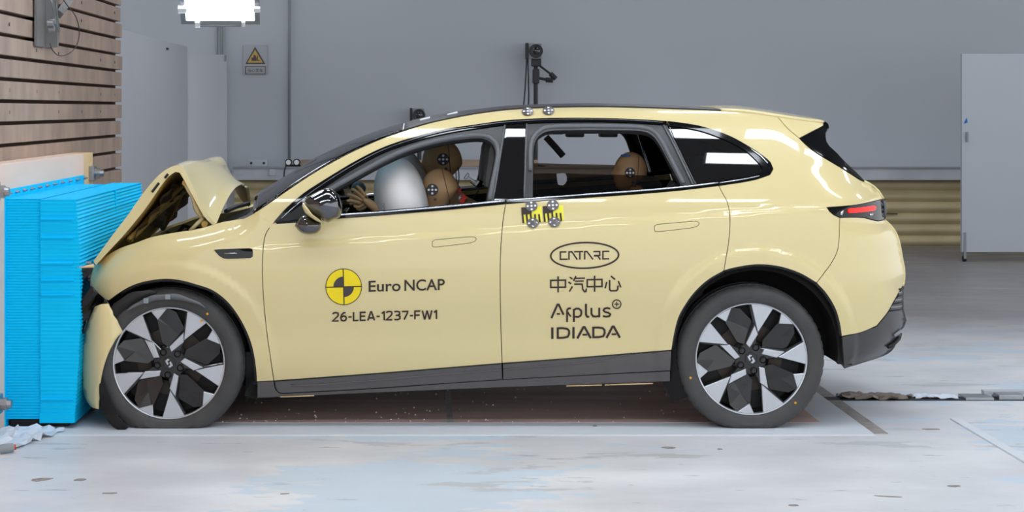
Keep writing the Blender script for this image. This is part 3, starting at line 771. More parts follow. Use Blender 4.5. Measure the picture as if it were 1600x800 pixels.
strip_tube('vent_blade', [(350, 396), (370, 395.5)], .003, M['chrome'], fender, off=-.008, n=6)
# side frame: A pillar, roof rail, quarter panel in one pressing
SIDE = loop(A_UP, [(1215, 182.5), (1231, 201), (1249, 216)], FIN_LO, [(1345, 282), (1352, 284.5), (1362, 289.5), (1372, 298), (1380, 311)], LIGHT_T, LIGHT_B, GAP_QB, rev(ARCH_R), rev(GAP_DQ), rev(BELT_R), rev(A_LOW), [(426, 350), (396, 334)])
side = panel('side_frame', SIDE, M['paint'], car)
# doors
FDOOR = loop(BELT_F, GAP_DD, [(784.5, 567.5), (680, 576), (580, 584), (428, 595)], rev(GAP_FD))
def handle(x0, y0, x1, y1):
    return loop([(x0, y0 + 8), (x0, y0 + 3), (x0 + 4, y0), (x1 - 8, y1 - 1), (x1 - 1, y1), (x1 + 1, y1 + 3), (x1 - 2, y1 + 7), (x1 - 9, y1 + 9.5), (x0 + 6, y0 + 12), (x0 + 1, y0 + 11.5), (x0, y0 + 8)], step=4)
H1, H2 = handle(675, 374.5, 744, 370.5), handle(1022, 350.5, 1092, 346.5)
fdoor = panel('front_door', FDOOR, M['paint'], car, holes=[H1])
panel('door_handle', H1, M['paint'], fdoor, gap=.8, off=.001, step=5)
RDOOR = loop(BELT_B, GAP_DQ, ARCH_D, [(1049.5, 547), (900, 559), (784.5, 567.5)], rev(GAP_DD))
rdoor = panel('rear_door', RDOOR, M['paint'], car, holes=[H2])
panel('door_handle', H2, M['paint'], rdoor, gap=.8, off=.001, step=5)
for h, d in ((H1, fdoor), (H2, rdoor)): panel('handle_recess', shrink(h, -1), M['black'], d, gap=0, off=-.02, thick=0, step=8)
panel('joint_filler', loop([(392, 338), (400, 331), (432, 349), (420, 356), (392, 338)]), M['paint'], car, gap=0, off=-.0015, thick=0)
panel('inner_arch', loop([(1285, 420), (1330, 420)], [(1330, 420), (1330, 520), (1319, 524)], [(1319, 524), (1316, 505), (1309, 482), (1296, 460), (1270, 437)], [(1270, 437), (1285, 420)], step=10), M['black'], car, off=-.03, step=14, thick=0)
for q in ([(1045, 546), (1062, 546), (1062, 606), (1045, 598)], [(382, 556), (404, 556), (404, 624), (382, 642)]): panel('arch_end', q, M['black'], car, gap=0, off=-.07, thick=0, step=12)
# dark inner body behind the gaps
panel('inner_body', loop([(404, 358), (800, 324), (1122, 296)], [(1122, 296), (1170, 330), (1290, 345)], [(1290, 345), (1285, 410), (1262, 425)], [(1262, 425), (1185, 407), (1120, 425), (1070, 468), (1046, 540)], [(1046, 540), (1046, 590), (440, 612), (402, 600)], [(402, 600), (398, 540), (380, 490), (350, 452)], [(350, 452), (404, 358)], step=14), M['black'], car, off=-.04, step=30, thick=0)
# cladding and sill
panel('door_cladding', loop([(429, 596), (580, 585), (680, 577), (784, 568.5)], [(784, 568.5), (785, 593)], [(785, 593), (680, 600), (580, 607), (480, 612.5), (440, 614.5)], [(440, 614.5), (433, 611), (430, 603), (429, 596)]), M['clad'], fdoor, gap=.5)
panel('door_cladding', loop([(785.5, 568.5), (900, 560), (1049, 548)], [(1049, 548), (1047.5, 579)], [(1047.5, 579), (786, 593)], [(786, 593), (785.5, 568.5)]), M['clad'], rdoor, gap=.5)
for c, d in (([(455, 601), (480, 602), (580, 594.5), (700, 584), (783, 577.5)], fdoor), ([(787, 577), (870, 570), (940, 564), (965, 557), (985, 553.5)], rdoor)):
    strip_tube('cladding_crease', cr(c, 10), .004, M['clad'], d, off=.0005, n=6)
    strip_tube('chrome_line', cr([(430, 595.5), (580, 584.5), (680, 576.5), (783, 568)] if d is fdoor else [(786, 568), (900, 559.5), (1048, 547.5)], 10), .0022, M['gloss'], d, off=.002, n=6)
panel('sill', loop([(402, 597), (428, 596)], [(428, 596), (430, 608), (435, 614), (440, 615.5)], [(440, 615.5), (580, 608), (780, 594), (1047, 580)], [(1047, 580), (1047, 596)], [(1047, 596), (817, 604), (599, 613), (402, 622)], [(402, 622), (402, 597)]), M['clad'], car, gap=.4, thick=.02)
for a, b2, c in (((438, 619.5), (491, 617.5), 2.4), ((885, 602.5), (940, 601), 1.2), ((945, 601), (1020, 598.5), 1.6)):
    strip_tube('sill_sticker', [a, b2], .003, M['plyedge'], car, off=.003, n=6, far=False)
for c, pr in ((ARCH_R, side), (rev(ARCH_D), rdoor)): strip_tube('arch_edge', cr(c, 8), .012, M['black'], pr, off=-.0145, n=6)
strip_tube('arch_edge', cr([(187, 458.5), (207, 447.5), (230, 440.5), (260, 437), (285, 440), (307, 446), (327, 452.5), (343, 462), (360, 478), (377, 503), (389, 530), (395.5, 555), (399, 580), (400, 596)], 8), .012, M['black'], fender, off=-.0145, n=6)
# rear bumper, spoiler, lights
BUMP = loop(LIGHT_B2, [(1381, 343.5), (1391, 352), (1400, 365), (1405, 380), (1409.5, 405), (1412.5, 421), (1412.5, 437), (1410.5, 447)], [(1410.5, 447), (1396, 472), (1387, 488), (1370, 509)], [(1370, 509), (1345, 519.5), (1315, 525.5)], rev(ARCH_R2), rev(GAP_QB))
bump = panel('rear_bumper', BUMP, M['paint'], car, step=5)
strip_tube('arch_edge', cr(ARCH_R2, 8), .012, M['black'], bump, off=-.0145, n=6)
LOWER = loop([(1316, 526.5), (1337, 521.5), (1370, 510.5)], [(1370, 510.5), (1387, 489.5), (1396.5, 473), (1411, 448)], [(1411, 448), (1410.5, 470), (1410, 484), (1413, 492), (1414.5, 500), (1411, 510), (1404, 517)], [(1404, 517), (1410, 521), (1408, 530), (1396, 542), (1380, 554.5), (1345, 566), (1319, 574)], [(1319, 574), (1316, 526.5)])
lower = panel('rear_valance', LOWER, M['valance'], car, step=5, gap=.2)
for i in range(7):
    y = 452 + i * 5.4; x0 = 1408.5 - (y - 449) * .56
    strip_tube('grille_fin', [(x0, y + 1.2), (1404, y - .2), (1408, y - 1.2)], .0035, M['conduit'] if i % 2 else M['black'], lower, off=.003, n=6)
strip_tube('exhaust_trim', [(1386, 541), (1395, 535), (1403, 526)], .009, M['black'], lower, off=.008, n=8)
strip_tube('exhaust_trim', [(1396, 524), (1402, 519), (1406, 516)], .008, M['conduit'], lower, off=.006, n=8)
SPO = loop([(1215, 182.5), (1245, 187), (1270, 190), (1286, 192)], [(1286, 192), (1287, 196), (1270, 205), (1249, 216)], [(1249, 216), (1231, 201), (1215, 182.5)])
spo = panel('spoiler_corner', SPO, M['paint'], car, step=5)
FIN = loop([(1249.5, 216.5), (1270, 205.5), (1287, 196)], [(1287, 196), (1289, 190), (1293, 193), (1295, 199)], [(1295, 199), (1289.5, 206), (1288, 213), (1291, 223), (1307, 241), (1322, 257), (1337, 271), (1351, 284)], [(1351, 284), (1345, 282.5)], rev(FIN_LO))
fin = panel('spoiler_fin', FIN, M['gloss'], car, step=5, gap=.3, off=.004)
LIGHT = loop(rev(LIGHT_T), [(1380, 311), (1383.5, 322), (1383, 335), (1381, 343.5)], rev(LIGHT_B2), rev(LIGHT_B))
tail = panel('tail_light', LIGHT, M['gloss'], car, step=4, gap=.5, off=.003)
panel('red_lens', loop([(1325, 326.5), (1345, 324.5), (1364, 321.8), (1366.5, 323.5), (1366.5, 327), (1364, 329), (1345, 331.5), (1326, 333), (1324, 331), (1324, 328), (1325, 326.5)], step=3), M['red'], tail, step=4, gap=0, off=.008, thick=.006)
strip_tube('chrome_piece', [(1316, 329), (1313, 336)], .007, M['chrome'], tail, off=.004, n=6)
strip_tube('chrome_piece', [(1358, 336), (1364, 335)], .006, M['chrome'], tail, off=.004, n=6)
strip_tube('lens_edge', [(1381, 314), (1383, 324), (1382.5, 338)], .008, M['seal'], tail, off=.002, n=8)

# ---- glasshouse
TRIM_T = [p for p in A_LOW if p[0] <= 1095]
def shift(c, dy): return [(x, y + dy) for x, y in c]
# gloss black upper trim band following the side frame
TR_IN = [(447, 338), (475, 317), (500, 298), (525, 281), (550, 265), (575, 251), (600, 238.5), (625, 229), (650, 221), (675, 214), (700, 208.5), (725, 204), (750, 200.5), (790, 195), (840, 192), (890, 190.5), (940, 190.5), (990, 192), (1035, 195)]
UPTRIM = loop([(426, 350)] + [p for p in A_LOW if 430 < p[0] < 1060] + [(1042, 189.7)], [(1042, 189.7), (1035, 195)], rev(TR_IN), [(447, 338), (437, 344), (426, 350)])
uptrim = panel('window_top_trim', UPTRIM, M['gloss'], car, step=5, gap=.2, off=.003, thick=.015)
strip_tube('bright_line', cr([(460, 320), (500, 291.5), (550, 260), (600, 234.5), (650, 217.5), (700, 205), (750, 197.3), (790, 192), (840, 188.8), (890, 187.6), (940, 187.8), (990, 189.3), (1036, 192.5)], 12), .0025, M['darkchrome'], uptrim, off=.006, n=6)
# front door frame (front sail + upper frame)
OPEN_F = loop([(478, 323), (495, 311), (521, 296), (550, 280.5), (575, 266.5), (600, 253), (625, 241.5), (650, 232.5), (675, 225.5), (700, 220), (725, 216.5), (748, 215), (762, 218), (771, 226), (774.5, 238), (772, 256), (766, 285), (761, 314)], [(761, 314), (650, 324), (535, 333.5), (482, 337)], [(482, 337), (478, 323)])
FFRAME = loop([(430, 348)] + TR_IN[0:1], [p for p in TR_IN if p[0] <= 750] + [(791, 194.8)], [(791, 194.8), (784, 240), (777, 285), (771, 314)], [(771, 314), (650, 325.5), (532, 335.5), (475, 341.5), (430, 348)])
fframe = panel('window_frame', FFRAME, M['satin'], fdoor, holes=[OPEN_F], step=5, gap=.2, off=-.004, thick=.03)
SEAL_F = loop([(490, 311), (521, 292), (550, 276), (575, 262), (600, 248.5), (625, 237), (650, 228), (675, 221), (700, 215.5), (725, 212), (748, 210.5), (764, 213.5), (774.5, 222.5), (778.5, 237), (776, 256), (770, 285), (765, 312)])
strip_tube('window_seal', SEAL_F, .0135, M['seal'], fdoor, off=-.006, n=10)
strip_tube('window_channel', SEAL_F, .02, M['black'], fdoor, off=-.028, n=8)
panel('sail_panel', loop([(432, 347.5), (447, 337), (470, 321), (484, 316)], [(484, 316), (486, 340)], [(486, 340), (432, 347.5)]), M['black'], fdoor, step=6, gap=0, off=.001, thick=.012)
strip_tube('sail_line', cr([(440, 341), (458, 325), (480, 307)], 6), .002, M['chrome'], fdoor, off=.004, n=6)
# belt mouldings
def belt(name, c, d, w0=7.0, w1=6.0):
    top = [(x, y - (w0 + (w1 - w0) * i / (len(c) - 1))) for i, (x, y) in enumerate(c)]
    panel(name, loop(c, [c[-1], top[-1]], rev(top), [top[0], c[0]]), M['gloss'], d, step=5, gap=.15, off=.004, thick=.02)
    mid = [(x, y - (w0 + (w1 - w0) * i / (len(c) - 1)) * .68) for i, (x, y) in enumerate(c)]
    strip_tube('belt_chrome', cr(mid, 12), .0042, M['chrome'], d, off=.004, n=8)
belt('belt_moulding', [(486, 345.5), (532, 341), (600, 336), (700, 327.5), (789, 318.7)], fdoor, 8, 6.5)
belt('belt_moulding', [(791, 318.4), (890, 310.5), (990, 303.5), (1065, 297), (1122, 290)], rdoor, 6.5, 6)
# B pillar
BP_L = [(791, 195), (784, 240), (777, 285), (772, 313)]; BP_R = [(821.5, 193), (820, 250), (818, 309.5)]
panel('pillar_cover', loop([(791, 195), (806, 193.7), (821.5, 193)], BP_R, [(818, 309.5), (772, 313)], rev(BP_L)), M['privacy'], car, step=6, gap=.4, off=.0, thick=.03)
strip_tube('pillar_edge', cr([(789, 196), (782, 240), (775, 285), (769.5, 314)], 10), .0045, M['seal'], car, off=.002, n=6)
strip_tube('pillar_edge', cr([(823, 194), (821, 250), (819, 309)], 10), .0045, M['seal'], car, off=.002, n=6)
# rear door frame
OPEN_R = loop([(832.5, 306.5), (833, 270), (834, 232), (838, 217), (848, 207.5), (862, 203.5), (900, 202.5), (960, 202.5), (1002, 204), (1018, 210), (1029, 222.5), (1046, 254), (1063, 286), (1065, 291.5)], [(1065, 291.5), (990, 297), (890, 304), (832.5, 308)])
RFRAME = loop([(822.5, 193), (840, 192), (890, 190.5), (940, 190.5), (990, 192), (1035, 195)], [(1035, 195), (1050, 222), (1066, 255), (1081, 290)], [(1081, 290), (990, 298.5), (890, 305.5), (819, 311)], [(819, 311), (821, 250), (822.5, 193)])
panel('window_frame', RFRAME, M['satin'], rdoor, holes=[OPEN_R], step=5, gap=.2, off=-.004, thick=.03)
SEAL_R = loop([(828.5, 266), (829, 232), (833, 214), (845, 202), (862, 197.5), (900, 196.5), (960, 196.5), (1003, 198.5), (1021, 204.5), (1033.5, 219), (1050.5, 252), (1068, 286)])
strip_tube('window_seal', SEAL_R, .0125, M['seal'], rdoor, off=-.006, n=10)
strip_tube('window_channel', SEAL_R, .02, M['black'], rdoor, off=-.028, n=8)
strip_tube('frame_edge', cr([(1037, 196), (1052, 224), (1068, 257), (1083, 289)], 10), .006, M['seal'], rdoor, off=.0, n=6)
strip_tube('frame_edge', cr([(1041, 197), (1056, 225), (1072, 258), (1087, 288)], 10), .004, M['seal'], rdoor, off=.0, n=6)
panel('half_raised_glass', loop([(821, 268), (870, 267.5), (915, 268.5), (1000, 270.5), (1025, 272), (1031, 276), (1037, 292)], [(1037, 292), (940, 301), (821, 310)], [(821, 310), (821, 268)]), M['tint'], rdoor, step=8, gap=0, off=-.022, thick=.004)
panel('glass_smear', loop([(870, 268.5), (884, 268.5), (886, 280), (880, 287), (873, 286), (871, 278), (870, 268.5)], step=4), M['smear'], rdoor, step=5, gap=0, off=-.019, thick=0, far=False)
# quarter window
QG = loop([(1043, 197), (1070, 200.5), (1095, 205.5), (1120, 214), (1145, 225), (1165, 236.5), (1180, 250), (1190, 262), (1187, 270), (1170, 275), (1120, 282.5), (1088, 287)], [(1088, 287), (1072, 255), (1056, 223), (1043, 197)])
QO = loop([(1043, 189.7), (1070, 193)] + [p for p in A_LOW if p[0] > 1080 and p != (1203, 273)] + [(1203, 273)], BELT_R, [(1123, 290), (1088.5, 293.5)], [(1088.5, 293.5), (1088.5, 287.5)], [(1088.5, 287.5), (1072.5, 255), (1056.5, 223), (1043, 189.7)])
qt = panel('quarter_window_trim', QO, M['gloss'], car, holes=[shrink(QG, -.4)], step=4, gap=.25, off=.004, thick=.02)
panel('quarter_glass', QG, M['privacy'], car, step=6, gap=.2, off=-.002, thick=.004)
strip_tube('bright_line', cr([(1124, 286.5), (1160, 281), (1186, 275.5)], 8), .003, M['chrome'], qt, off=.006, n=6)
strip_tube('bright_line', cr([(1172, 233), (1188, 245), (1199, 256)], 6), .0035, M['chrome'], qt, off=.007, n=6)

# ---- skins that run across the car (near edge -> far edge)
def across(name, edge, m, bulge, n=24, thick=.012, off=0., parent=None, edge2=None, powr=2.):
    """edge: pixel curve on the near side; bulge(i,t)->Vector adds crown"""
    A = [surf(px, py, off)[0] for px, py in edge]
    V = []; F = []; k = len(A)
    for i, a in enumerate(A):
        b = mir(a)
        for j in range(n + 1):
            t = j / n; s = 1 - abs(2 * t - 1) ** powr
            V.append(a.lerp(b, t) + bulge(i / (k - 1)) * s)
    for i in range(k - 1):
        for j in range(n): F.append([i * (n + 1) + j, i * (n + 1) + j + 1, (i + 1) * (n + 1) + j + 1, (i + 1) * (n + 1) + j])
    o = mesh_obj(name, V, F, m, parent or car, True)
    if thick:
        md = o.modifiers.new('t', 'SOLIDIFY'); md.thickness = thick; md.offset = 0
    return o
ws_edge = cr([(396, 333.5), (425, 314), (450, 296.5), (475, 279.5), (500, 264), (525, 250), (550, 237), (575, 225.5), (600, 215), (630, 204.5)], 8)
wsc = across('windscreen', ws_edge, M['screen'], lambda u: Vector((-.045, 0, .06)) * (1.1 - .62 * u), thick=.005)
roof = across('glass_roof', cr([(629, 205), (650, 198), (675, 191), (700, 185.5), (740, 178), (790, 171.5), (840, 168.5), (890, 167), (940, 166.5), (990, 167.5), (1065, 170), (1127, 172.5)], 9), M['roofglass'], lambda u: Vector((-.0216, 0, .0128)) * max(0., 1 - u / .25) + Vector((0, 0, .016)), thick=.005)
def roof_pt(px, py, t, bz):
    a = surf(px, py)[0]; return a.lerp(mir(a), t) + Vector((0, 0, bz * (1 - (2 * t - 1) ** 2) + .007))
for px, py, bz in ((664, 194, .026), (708, 184, .018)):
    MB().tube([roof_pt(px - 8, py + 2.2, .22, bz), roof_pt(px + 8, py - 2.2, .22, bz)], .005, 6).build('roof_tape', M['white'], roof)
MB().tube([roof_pt(630, 204.7, .02, .034), roof_pt(630, 204.7, .12, .034), roof_pt(630, 204.7, .25, .034)], .0035, 6).build('roof_tape', M['white'], roof)
across('tailgate_roof', cr([(1127, 172.7), (1170, 175.7), (1215, 182.2), (1245, 186.7), (1270, 189.7), (1287, 191.7)], 8), M['paint'], lambda u: Vector((.02 * u, 0, .016 + .014 * math.sin(u * 3.0))), thick=.02)
across('rear_window', cr([(1289, 196), (1290, 222), (1307, 240.5), (1322, 256.5), (1337, 270.5), (1350, 283.5)], 8), M['gloss'], lambda u: Vector((.03, 0, .0)), thick=.01)
across('spoiler_lip', cr([(1287, 191.7), (1293, 194), (1294.5, 199), (1289.5, 207)], 3), M['gloss'], lambda u: Vector((.03, 0, .01)), thick=.008)
tg = across('tailgate', cr([(1350, 283.8), (1362, 289.5), (1372, 298), (1380.5, 311)], 5), M['paint'], lambda u: Vector((.055, 0, .01)), thick=.012)
across('rear_light_bar', cr([(1380.5, 311), (1383.5, 323), (1383, 335), (1381, 343.5)], 5), M['gloss'], lambda u: Vector((.055, 0, 0)), thick=.012)
across('rear_bumper_skin', cr([(1381, 343.5), (1391, 352), (1400, 365), (1405, 380), (1409.5, 405), (1412.5, 421), (1412.5, 437), (1410.5, 447)], 5), M['paint'], lambda u: Vector((.06, 0, 0)), thick=.012)
across('rear_valance_skin', cr([(1410.5, 447), (1410, 484), (1414.5, 500), (1411, 510), (1404, 518), (1396, 542), (1380, 554.5), (1345, 566), (1319, 574)], 6), M['valance'], lambda u: Vector((.05, 0, 0)), thick=.012)
# floor pan and bulkheads
z0 = .24
MB().box(-.78, 1.70, 8.14, 2 * YC - 8.14, .21, .30).build('floor_pan', M['steel'], car)
MB().box(1.2, 2.0, 8.45, 2 * YC - 8.45, .24, .60, bev=.03).build('boot_well', M['black'], car)
MB().box(1.30, 1.36, 8.2, 2 * YC - 8.2, .55, .98).build('parcel_bulkhead', M['black'], car)
MB().box(-1.05, -.95, 8.16, 2 * YC - 8.16, .25, .96).build('bulkhead', M['black'], car)

# ---- crumpled bonnet: closed shell lofted across the car
out_c = cr([(146, 408), (160, 389), (180, 362), (200, 336), (220, 307), (240, 282), (256, 267), (268, 260), (279, 258), (287, 262), (293, 274), (303, 294), (314, 316), (325, 336), (338, 350)], 7)
in_c = cr([(150, 414), (170, 392), (191, 370), (208, 350), (225, 329), (241, 306), (254, 287), (265, 274), (274, 268.5), (281, 270), (288, 282), (299, 302), (310, 323), (321, 341), (334, 353)], 7)
YB = 8.13
def resamp(c, n):
    L = [0]
    for i in range(1, len(c)): L.append(L[-1] + math.dist(c[i], c[i - 1]))
    o = []
    for k in range(n):
        t = L[-1] * k / (n - 1); i = 0
        while i < len(L) - 2 and L[i + 1] < t: i += 1
        f = (t - L[i]) / (L[i + 1] - L[i]); o.append((c[i][0] + (c[i + 1][0] - c[i][0]) * f, c[i][1] + (c[i + 1][1] - c[i][1]) * f))
    return o
ns = 46; oc = resamp(out_c, ns); ic = resamp(in_c, ns); nv = 30
sr_ = .64
def hood_pt(c, i, v):
    p = P(c[i][0], c[i][1], YB); s = i / (ns - 1)
    y = YB + (2 * YC - 2 * YB) * v
    m = math.sin(math.pi * v); dx = dz = 0.
    if s > sr_:
        u = (s - sr_) / (1 - sr_); arch = (1 - abs(2 * v - 1) ** 2.6)
        dz += .155 * arch * u ** 1.3 + .02 * m * math.sin(u * 3.1); dx += .03 * arch * u
    else:
        u = s / sr_; dx += -.012 * m * math.sin(u * 3.1) + .010 * math.sin(v * 9 + u * 3) * u * (1 - u) * 4 * m
        dz += .008 * m
    dz += .012 * math.exp(-((s - .62) / .1) ** 2) * math.sin(v * 6.2 + .5) * m
    return Vector((p.x + dx, y, p.z + dz))
def hood_sheet(name, c, i0, i1, m, flip):
    V = []; F = []
    for i in range(i0, i1):
        for j in range(nv + 1): V.append(hood_pt(c, i, j / nv))
    n = nv + 1
    for i in range(i1 - i0 - 1):
        for j in range(nv):
            f = [i * n + j, i * n + j + 1, (i + 1) * n + j + 1, (i + 1) * n + j]; F.append(f[::-1] if flip else f)
    return V, F
V, F = hood_sheet('', oc, 0, ns, None, False)
# edges (hems) near/far/front/rear join outer and inner outline
n = nv + 1
bon = mesh_obj('bonnet', V, F, M['paint'], car, True)
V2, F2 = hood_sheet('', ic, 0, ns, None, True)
hin = mesh_obj('inner_panel', V2, F2, M['paint_in'], bon, True)
def hem(cols):
    Vh = []; Fh = []
    for a, b in cols: Vh += [a, b]
    for i in range(len(cols) - 1): Fh.append([2 * i, 2 * i + 1, 2 * i + 3, 2 * i + 2])
    return Vh, Fh
for j in (0, nv):
    Vh, Fh = hem([(V[i * n + j], V2[i * n + j]) for i in range(ns)]); mesh_obj('hem', Vh, Fh, M['paint'], bon, True, .6)
for i in (0, ns - 1):
    Vh, Fh = hem([(V[i * n + j], V2[i * n + j]) for j in range(n)]); mesh_obj('hem', Vh, Fh, M['paint'], bon, True, .6)
# insulation mat and ribs under the front half
b = MB(); Vm = []; Fm = []
for i in range(8, 25):
    for j in range(3, nv - 2):
        p = hood_pt(ic, i, j / nv); Vm.append(p + Vector((.02 + .012 * math.sin(i * 1.3 + j * .7), 0, -.018 + .01 * math.sin(j * 1.1))))
k = nv - 5
for i in range(16):
    for j in range(k - 1): Fm.append([i * k + j, i * k + j + 1, (i + 1) * k + j + 1, (i + 1) * k + j])
mesh_obj('insulation_mat', Vm, Fm, M['mat_brown'], bon)
for v0, v1, i0, i1 in ((.12, .5, 8, 26), (.2, .8, 10, 26), (.9, .4, 6, 27)):
    pts = [hood_pt(ic, int(i0 + (i1 - i0) * q / 8), v0 + (v1 - v0) * q / 8) + Vector((.018, 0, -.016)) for q in range(9)]
    MB().tube(pts, .017, 8).build('stiffening_rib', M['paint_in'], bon, True)
for px, py, w in ((243, 293, 11), (260, 275, 5)):
    a, c = P(px - w / 2, py + w * .65, YB - .003), P(px + w / 2, py - w * .65, YB - .003)
    MB().tube([a, c], .006, 6).build('slot_hole', M['black'], bon)
# hinge arm and strut
Yh = 8.2
MB().tube([P(x, y, Yh) for x, y in cr([(289, 286), (293, 291), (300, 307), (306, 323), (314, 338), (321, 351)], 5)], [.012 + .004 * math.sin(i) for i in range(len(cr([(289, 286), (293, 291), (300, 307), (306, 323), (314, 338), (321, 351)], 5)))], 8).build('bonnet_hinge', M['paint'], car, True)
MB().tube([P(297, 361, Yh - .02), P(317, 341, Yh - .02)], .011, 6).build('hinge_strut', M['paint'], car, True)
MB().lathe([(0, -.01), (.016, -.01), (.018, .012), (0, .012)], 'Y', 14, P(290, 286, Yh)).build('hinge_pivot', M['paint_in'], car, True, .6)
MB().lathe([(0, -.01), (.016, -.01), (.018, .012), (0, .012)], 'Y', 14, P(320, 350, Yh - .02)).build('hinge_pivot', M['paint_in'], car, True, .6)
# engine bay contents
random.seed(4)
bay = MB().box(-1.5, -1.05, 8.4, 9.5, .30, .70, bev=.02).build('motor_block', M['dash'], car)
for i in range(9):
    x = random.uniform(-1.5, -1.12); y = random.uniform(8.4, 9.4); zz = random.uniform(.7, .84); s = random.uniform(.04, .1)
    MB().box(x - s, x + s, y - s, y + s, .6, zz, Matrix.Translation((x, y, 0)) @ Matrix.Rotation(random.uniform(-.4, .4), 4, 'Z') @ Matrix.Translation((-x, -y, 0)), bev=.01).build('motor_part', [M['black'], M['conduit'], M['dash']][i % 3], car)
for i in range(5):
    y = 8.3 + i * .28
    MB().tube([(-1.5, y, .7), (-1.35, y + .1, .86 + .03 * (i % 2)), (-1.15, y + .05, .84), (-1.02, y, .78)], .012, 6).build('cable_loom', M['black'], car, True)
MB().box(-.97, -.87, 8.2, 2 * YC - 8.2, .90, .985, bev=.02).build('cowl', M['black'], car)
MB().tube([P(353, 330, 8.4), P(372, 322, 8.6), P(388, 318, 8.9)], .012, 6).build('wiper_arm', M['black'], car)
# crushed nose: dark carrier, bumper shard, torn trims
b = MB()
random.seed(11)
for i in range(16):
    y = 8.36 + 1.12 * i / 15; x = -1.585 + random.uniform(-.03, .03); h = random.uniform(.72, .80)
    b.box(x - .03, x + .08, y - .07, y + .07, .22, h, bev=.012)
b.build('crushed_carrier', M['black'], car)
def shell_poly(name, poly, Y, m, bul, parent, thick=.006, curl=0.):
    """thin curved sheet from a pixel outline at depth Y, bulging towards the camera in its middle"""
    xs = [p[0] for p in poly]; ys = [p[1] for p in poly]
    cx, cy = (min(xs) + max(xs)) / 2, (min(ys) + max(ys)) / 2; wx, wy = (max(xs) - min(xs)) / 2, (max(ys) - min(ys)) / 2
    pts = [Vector(p) for p in poly]; nbd = len(pts); st = max(3., min(wx, wy) / 6)
    y = min(ys)
    while y < max(ys):
        x = min(xs)
        while x < max(xs):
            if inpoly((x, y), shrink(poly, st * .4)): pts.append(Vector((x, y)))
            x += st
        y += st
    r = geometry.delaunay_2d_cdt(pts, [(i, (i + 1) % nbd) for i in range(nbd)], [], 0, 1e-4)
    F = []
    for f in r[2]:
        c = (sum(r[0][i].x for i in f) / 3, sum(r[0][i].y for i in f) / 3)
        if inpoly(c, poly): F.append(list(f))
    V = [P(v.x, v.y, Y + bul(((v.x - cx) / wx), ((v.y - cy) / wy))) for v in r[0]]
    o = mesh_obj(name, V, F, m, parent, True)
    bm = bmesh.new(); bm.from_mesh(o.data); bmesh.ops.recalc_face_normals(bm, faces=bm.faces[:]); bm.to_mesh(o.data); bm.free()
    md = o.modifiers.new('t', 'SOLIDIFY'); md.thickness = thick; md.offset = 0
    return o
shell_poly('bumper_corner', loop([(149, 479), (158, 475.5), (170, 474.5)], [(170, 474.5), (172, 480), (176, 486), (177, 492), (183, 500), (186, 507), (192, 518.5)], [(192, 518.5), (184, 526), (177, 537), (169, 553), (162, 573), (157, 595), (155, 620), (154, 639)], [(154, 639), (146, 637), (137, 628), (130, 608), (127, 585), (127, 560), (130, 535), (138, 505), (149, 479)]), 7.98, M['paint'], lambda u, v: .05 * (u * .9 - .35) ** 2 + .06 * max(0, -u - .1) * 1.6 + .03 * v * v, car)
shell_poly('headlamp_remains', loop([(126, 420), (146, 417)], [(146, 417), (141, 440), (152, 456), (170, 472)], [(170, 472), (168, 480), (150, 482), (138, 500), (128, 520), (126, 420)]), 8.06, M['gloss'], lambda u, v: .02 * math.sin(5 * v + 2 * u), car)
shell_poly('trim_shard', [(120, 418.5), (133, 415), (146, 412.5), (148, 415), (146, 418), (134, 418.5)], 7.99, M['plyedge'], lambda u, v: .01 * u, car, .004)
MB().tube([P(135, 410, 8.0), P(143, 411, 8.0)], .006, 6).build('bracket_piece', M['steel'], car)
shell_poly('torn_liner', loop([(157, 585), (166, 605), (172, 625), (181, 645), (201, 668)], [(201, 668), (193, 673), (178, 668), (167, 655), (160, 640), (155, 612), (157, 585)]), 7.99, M['liner'], lambda u, v: .012 * math.sin(6 * v), car)
fr = P(264, 568, 8.0)
for (a0_, a1_, r0, r1, Yq, mm) in ((58, 128, .322, .350, 7.99, M['seal']), (100, 150, .345, .40, 8.01, M['black'])):
    Vv = []; Ff = []
    for i in range(25):
        a = math.radians(a0_ + (a1_ - a0_) * i / 24); wv = .0025 * math.sin(i * .9)
        tap = math.sin(math.pi * (i + .5) / 25) ** .5
        for r in (r0 + (1 - tap) * .012, (r0 + (r1 - r0) * tap) + wv): Vv.append((fr.x + r * math.cos(a), Yq + wv, fr.z + r * math.sin(a) * (.96)))
    Ff = [[2 * i, 2 * i + 1, 2 * i + 3, 2 * i + 2] for i in range(24)]
    o = mesh_obj('torn_liner', Vv, Ff, mm, car, True); md = o.modifiers.new('t', 'SOLIDIFY'); md.thickness = .008
for px, py in ((228, 470), (262, 464)):
    c = P(px, py, 7.98); MB().box(c.x - .012, c.x + .012, 7.975, 7.99, c.z - .012, c.z + .012, bev=.003).build('liner_clip', M['conduit'], car)

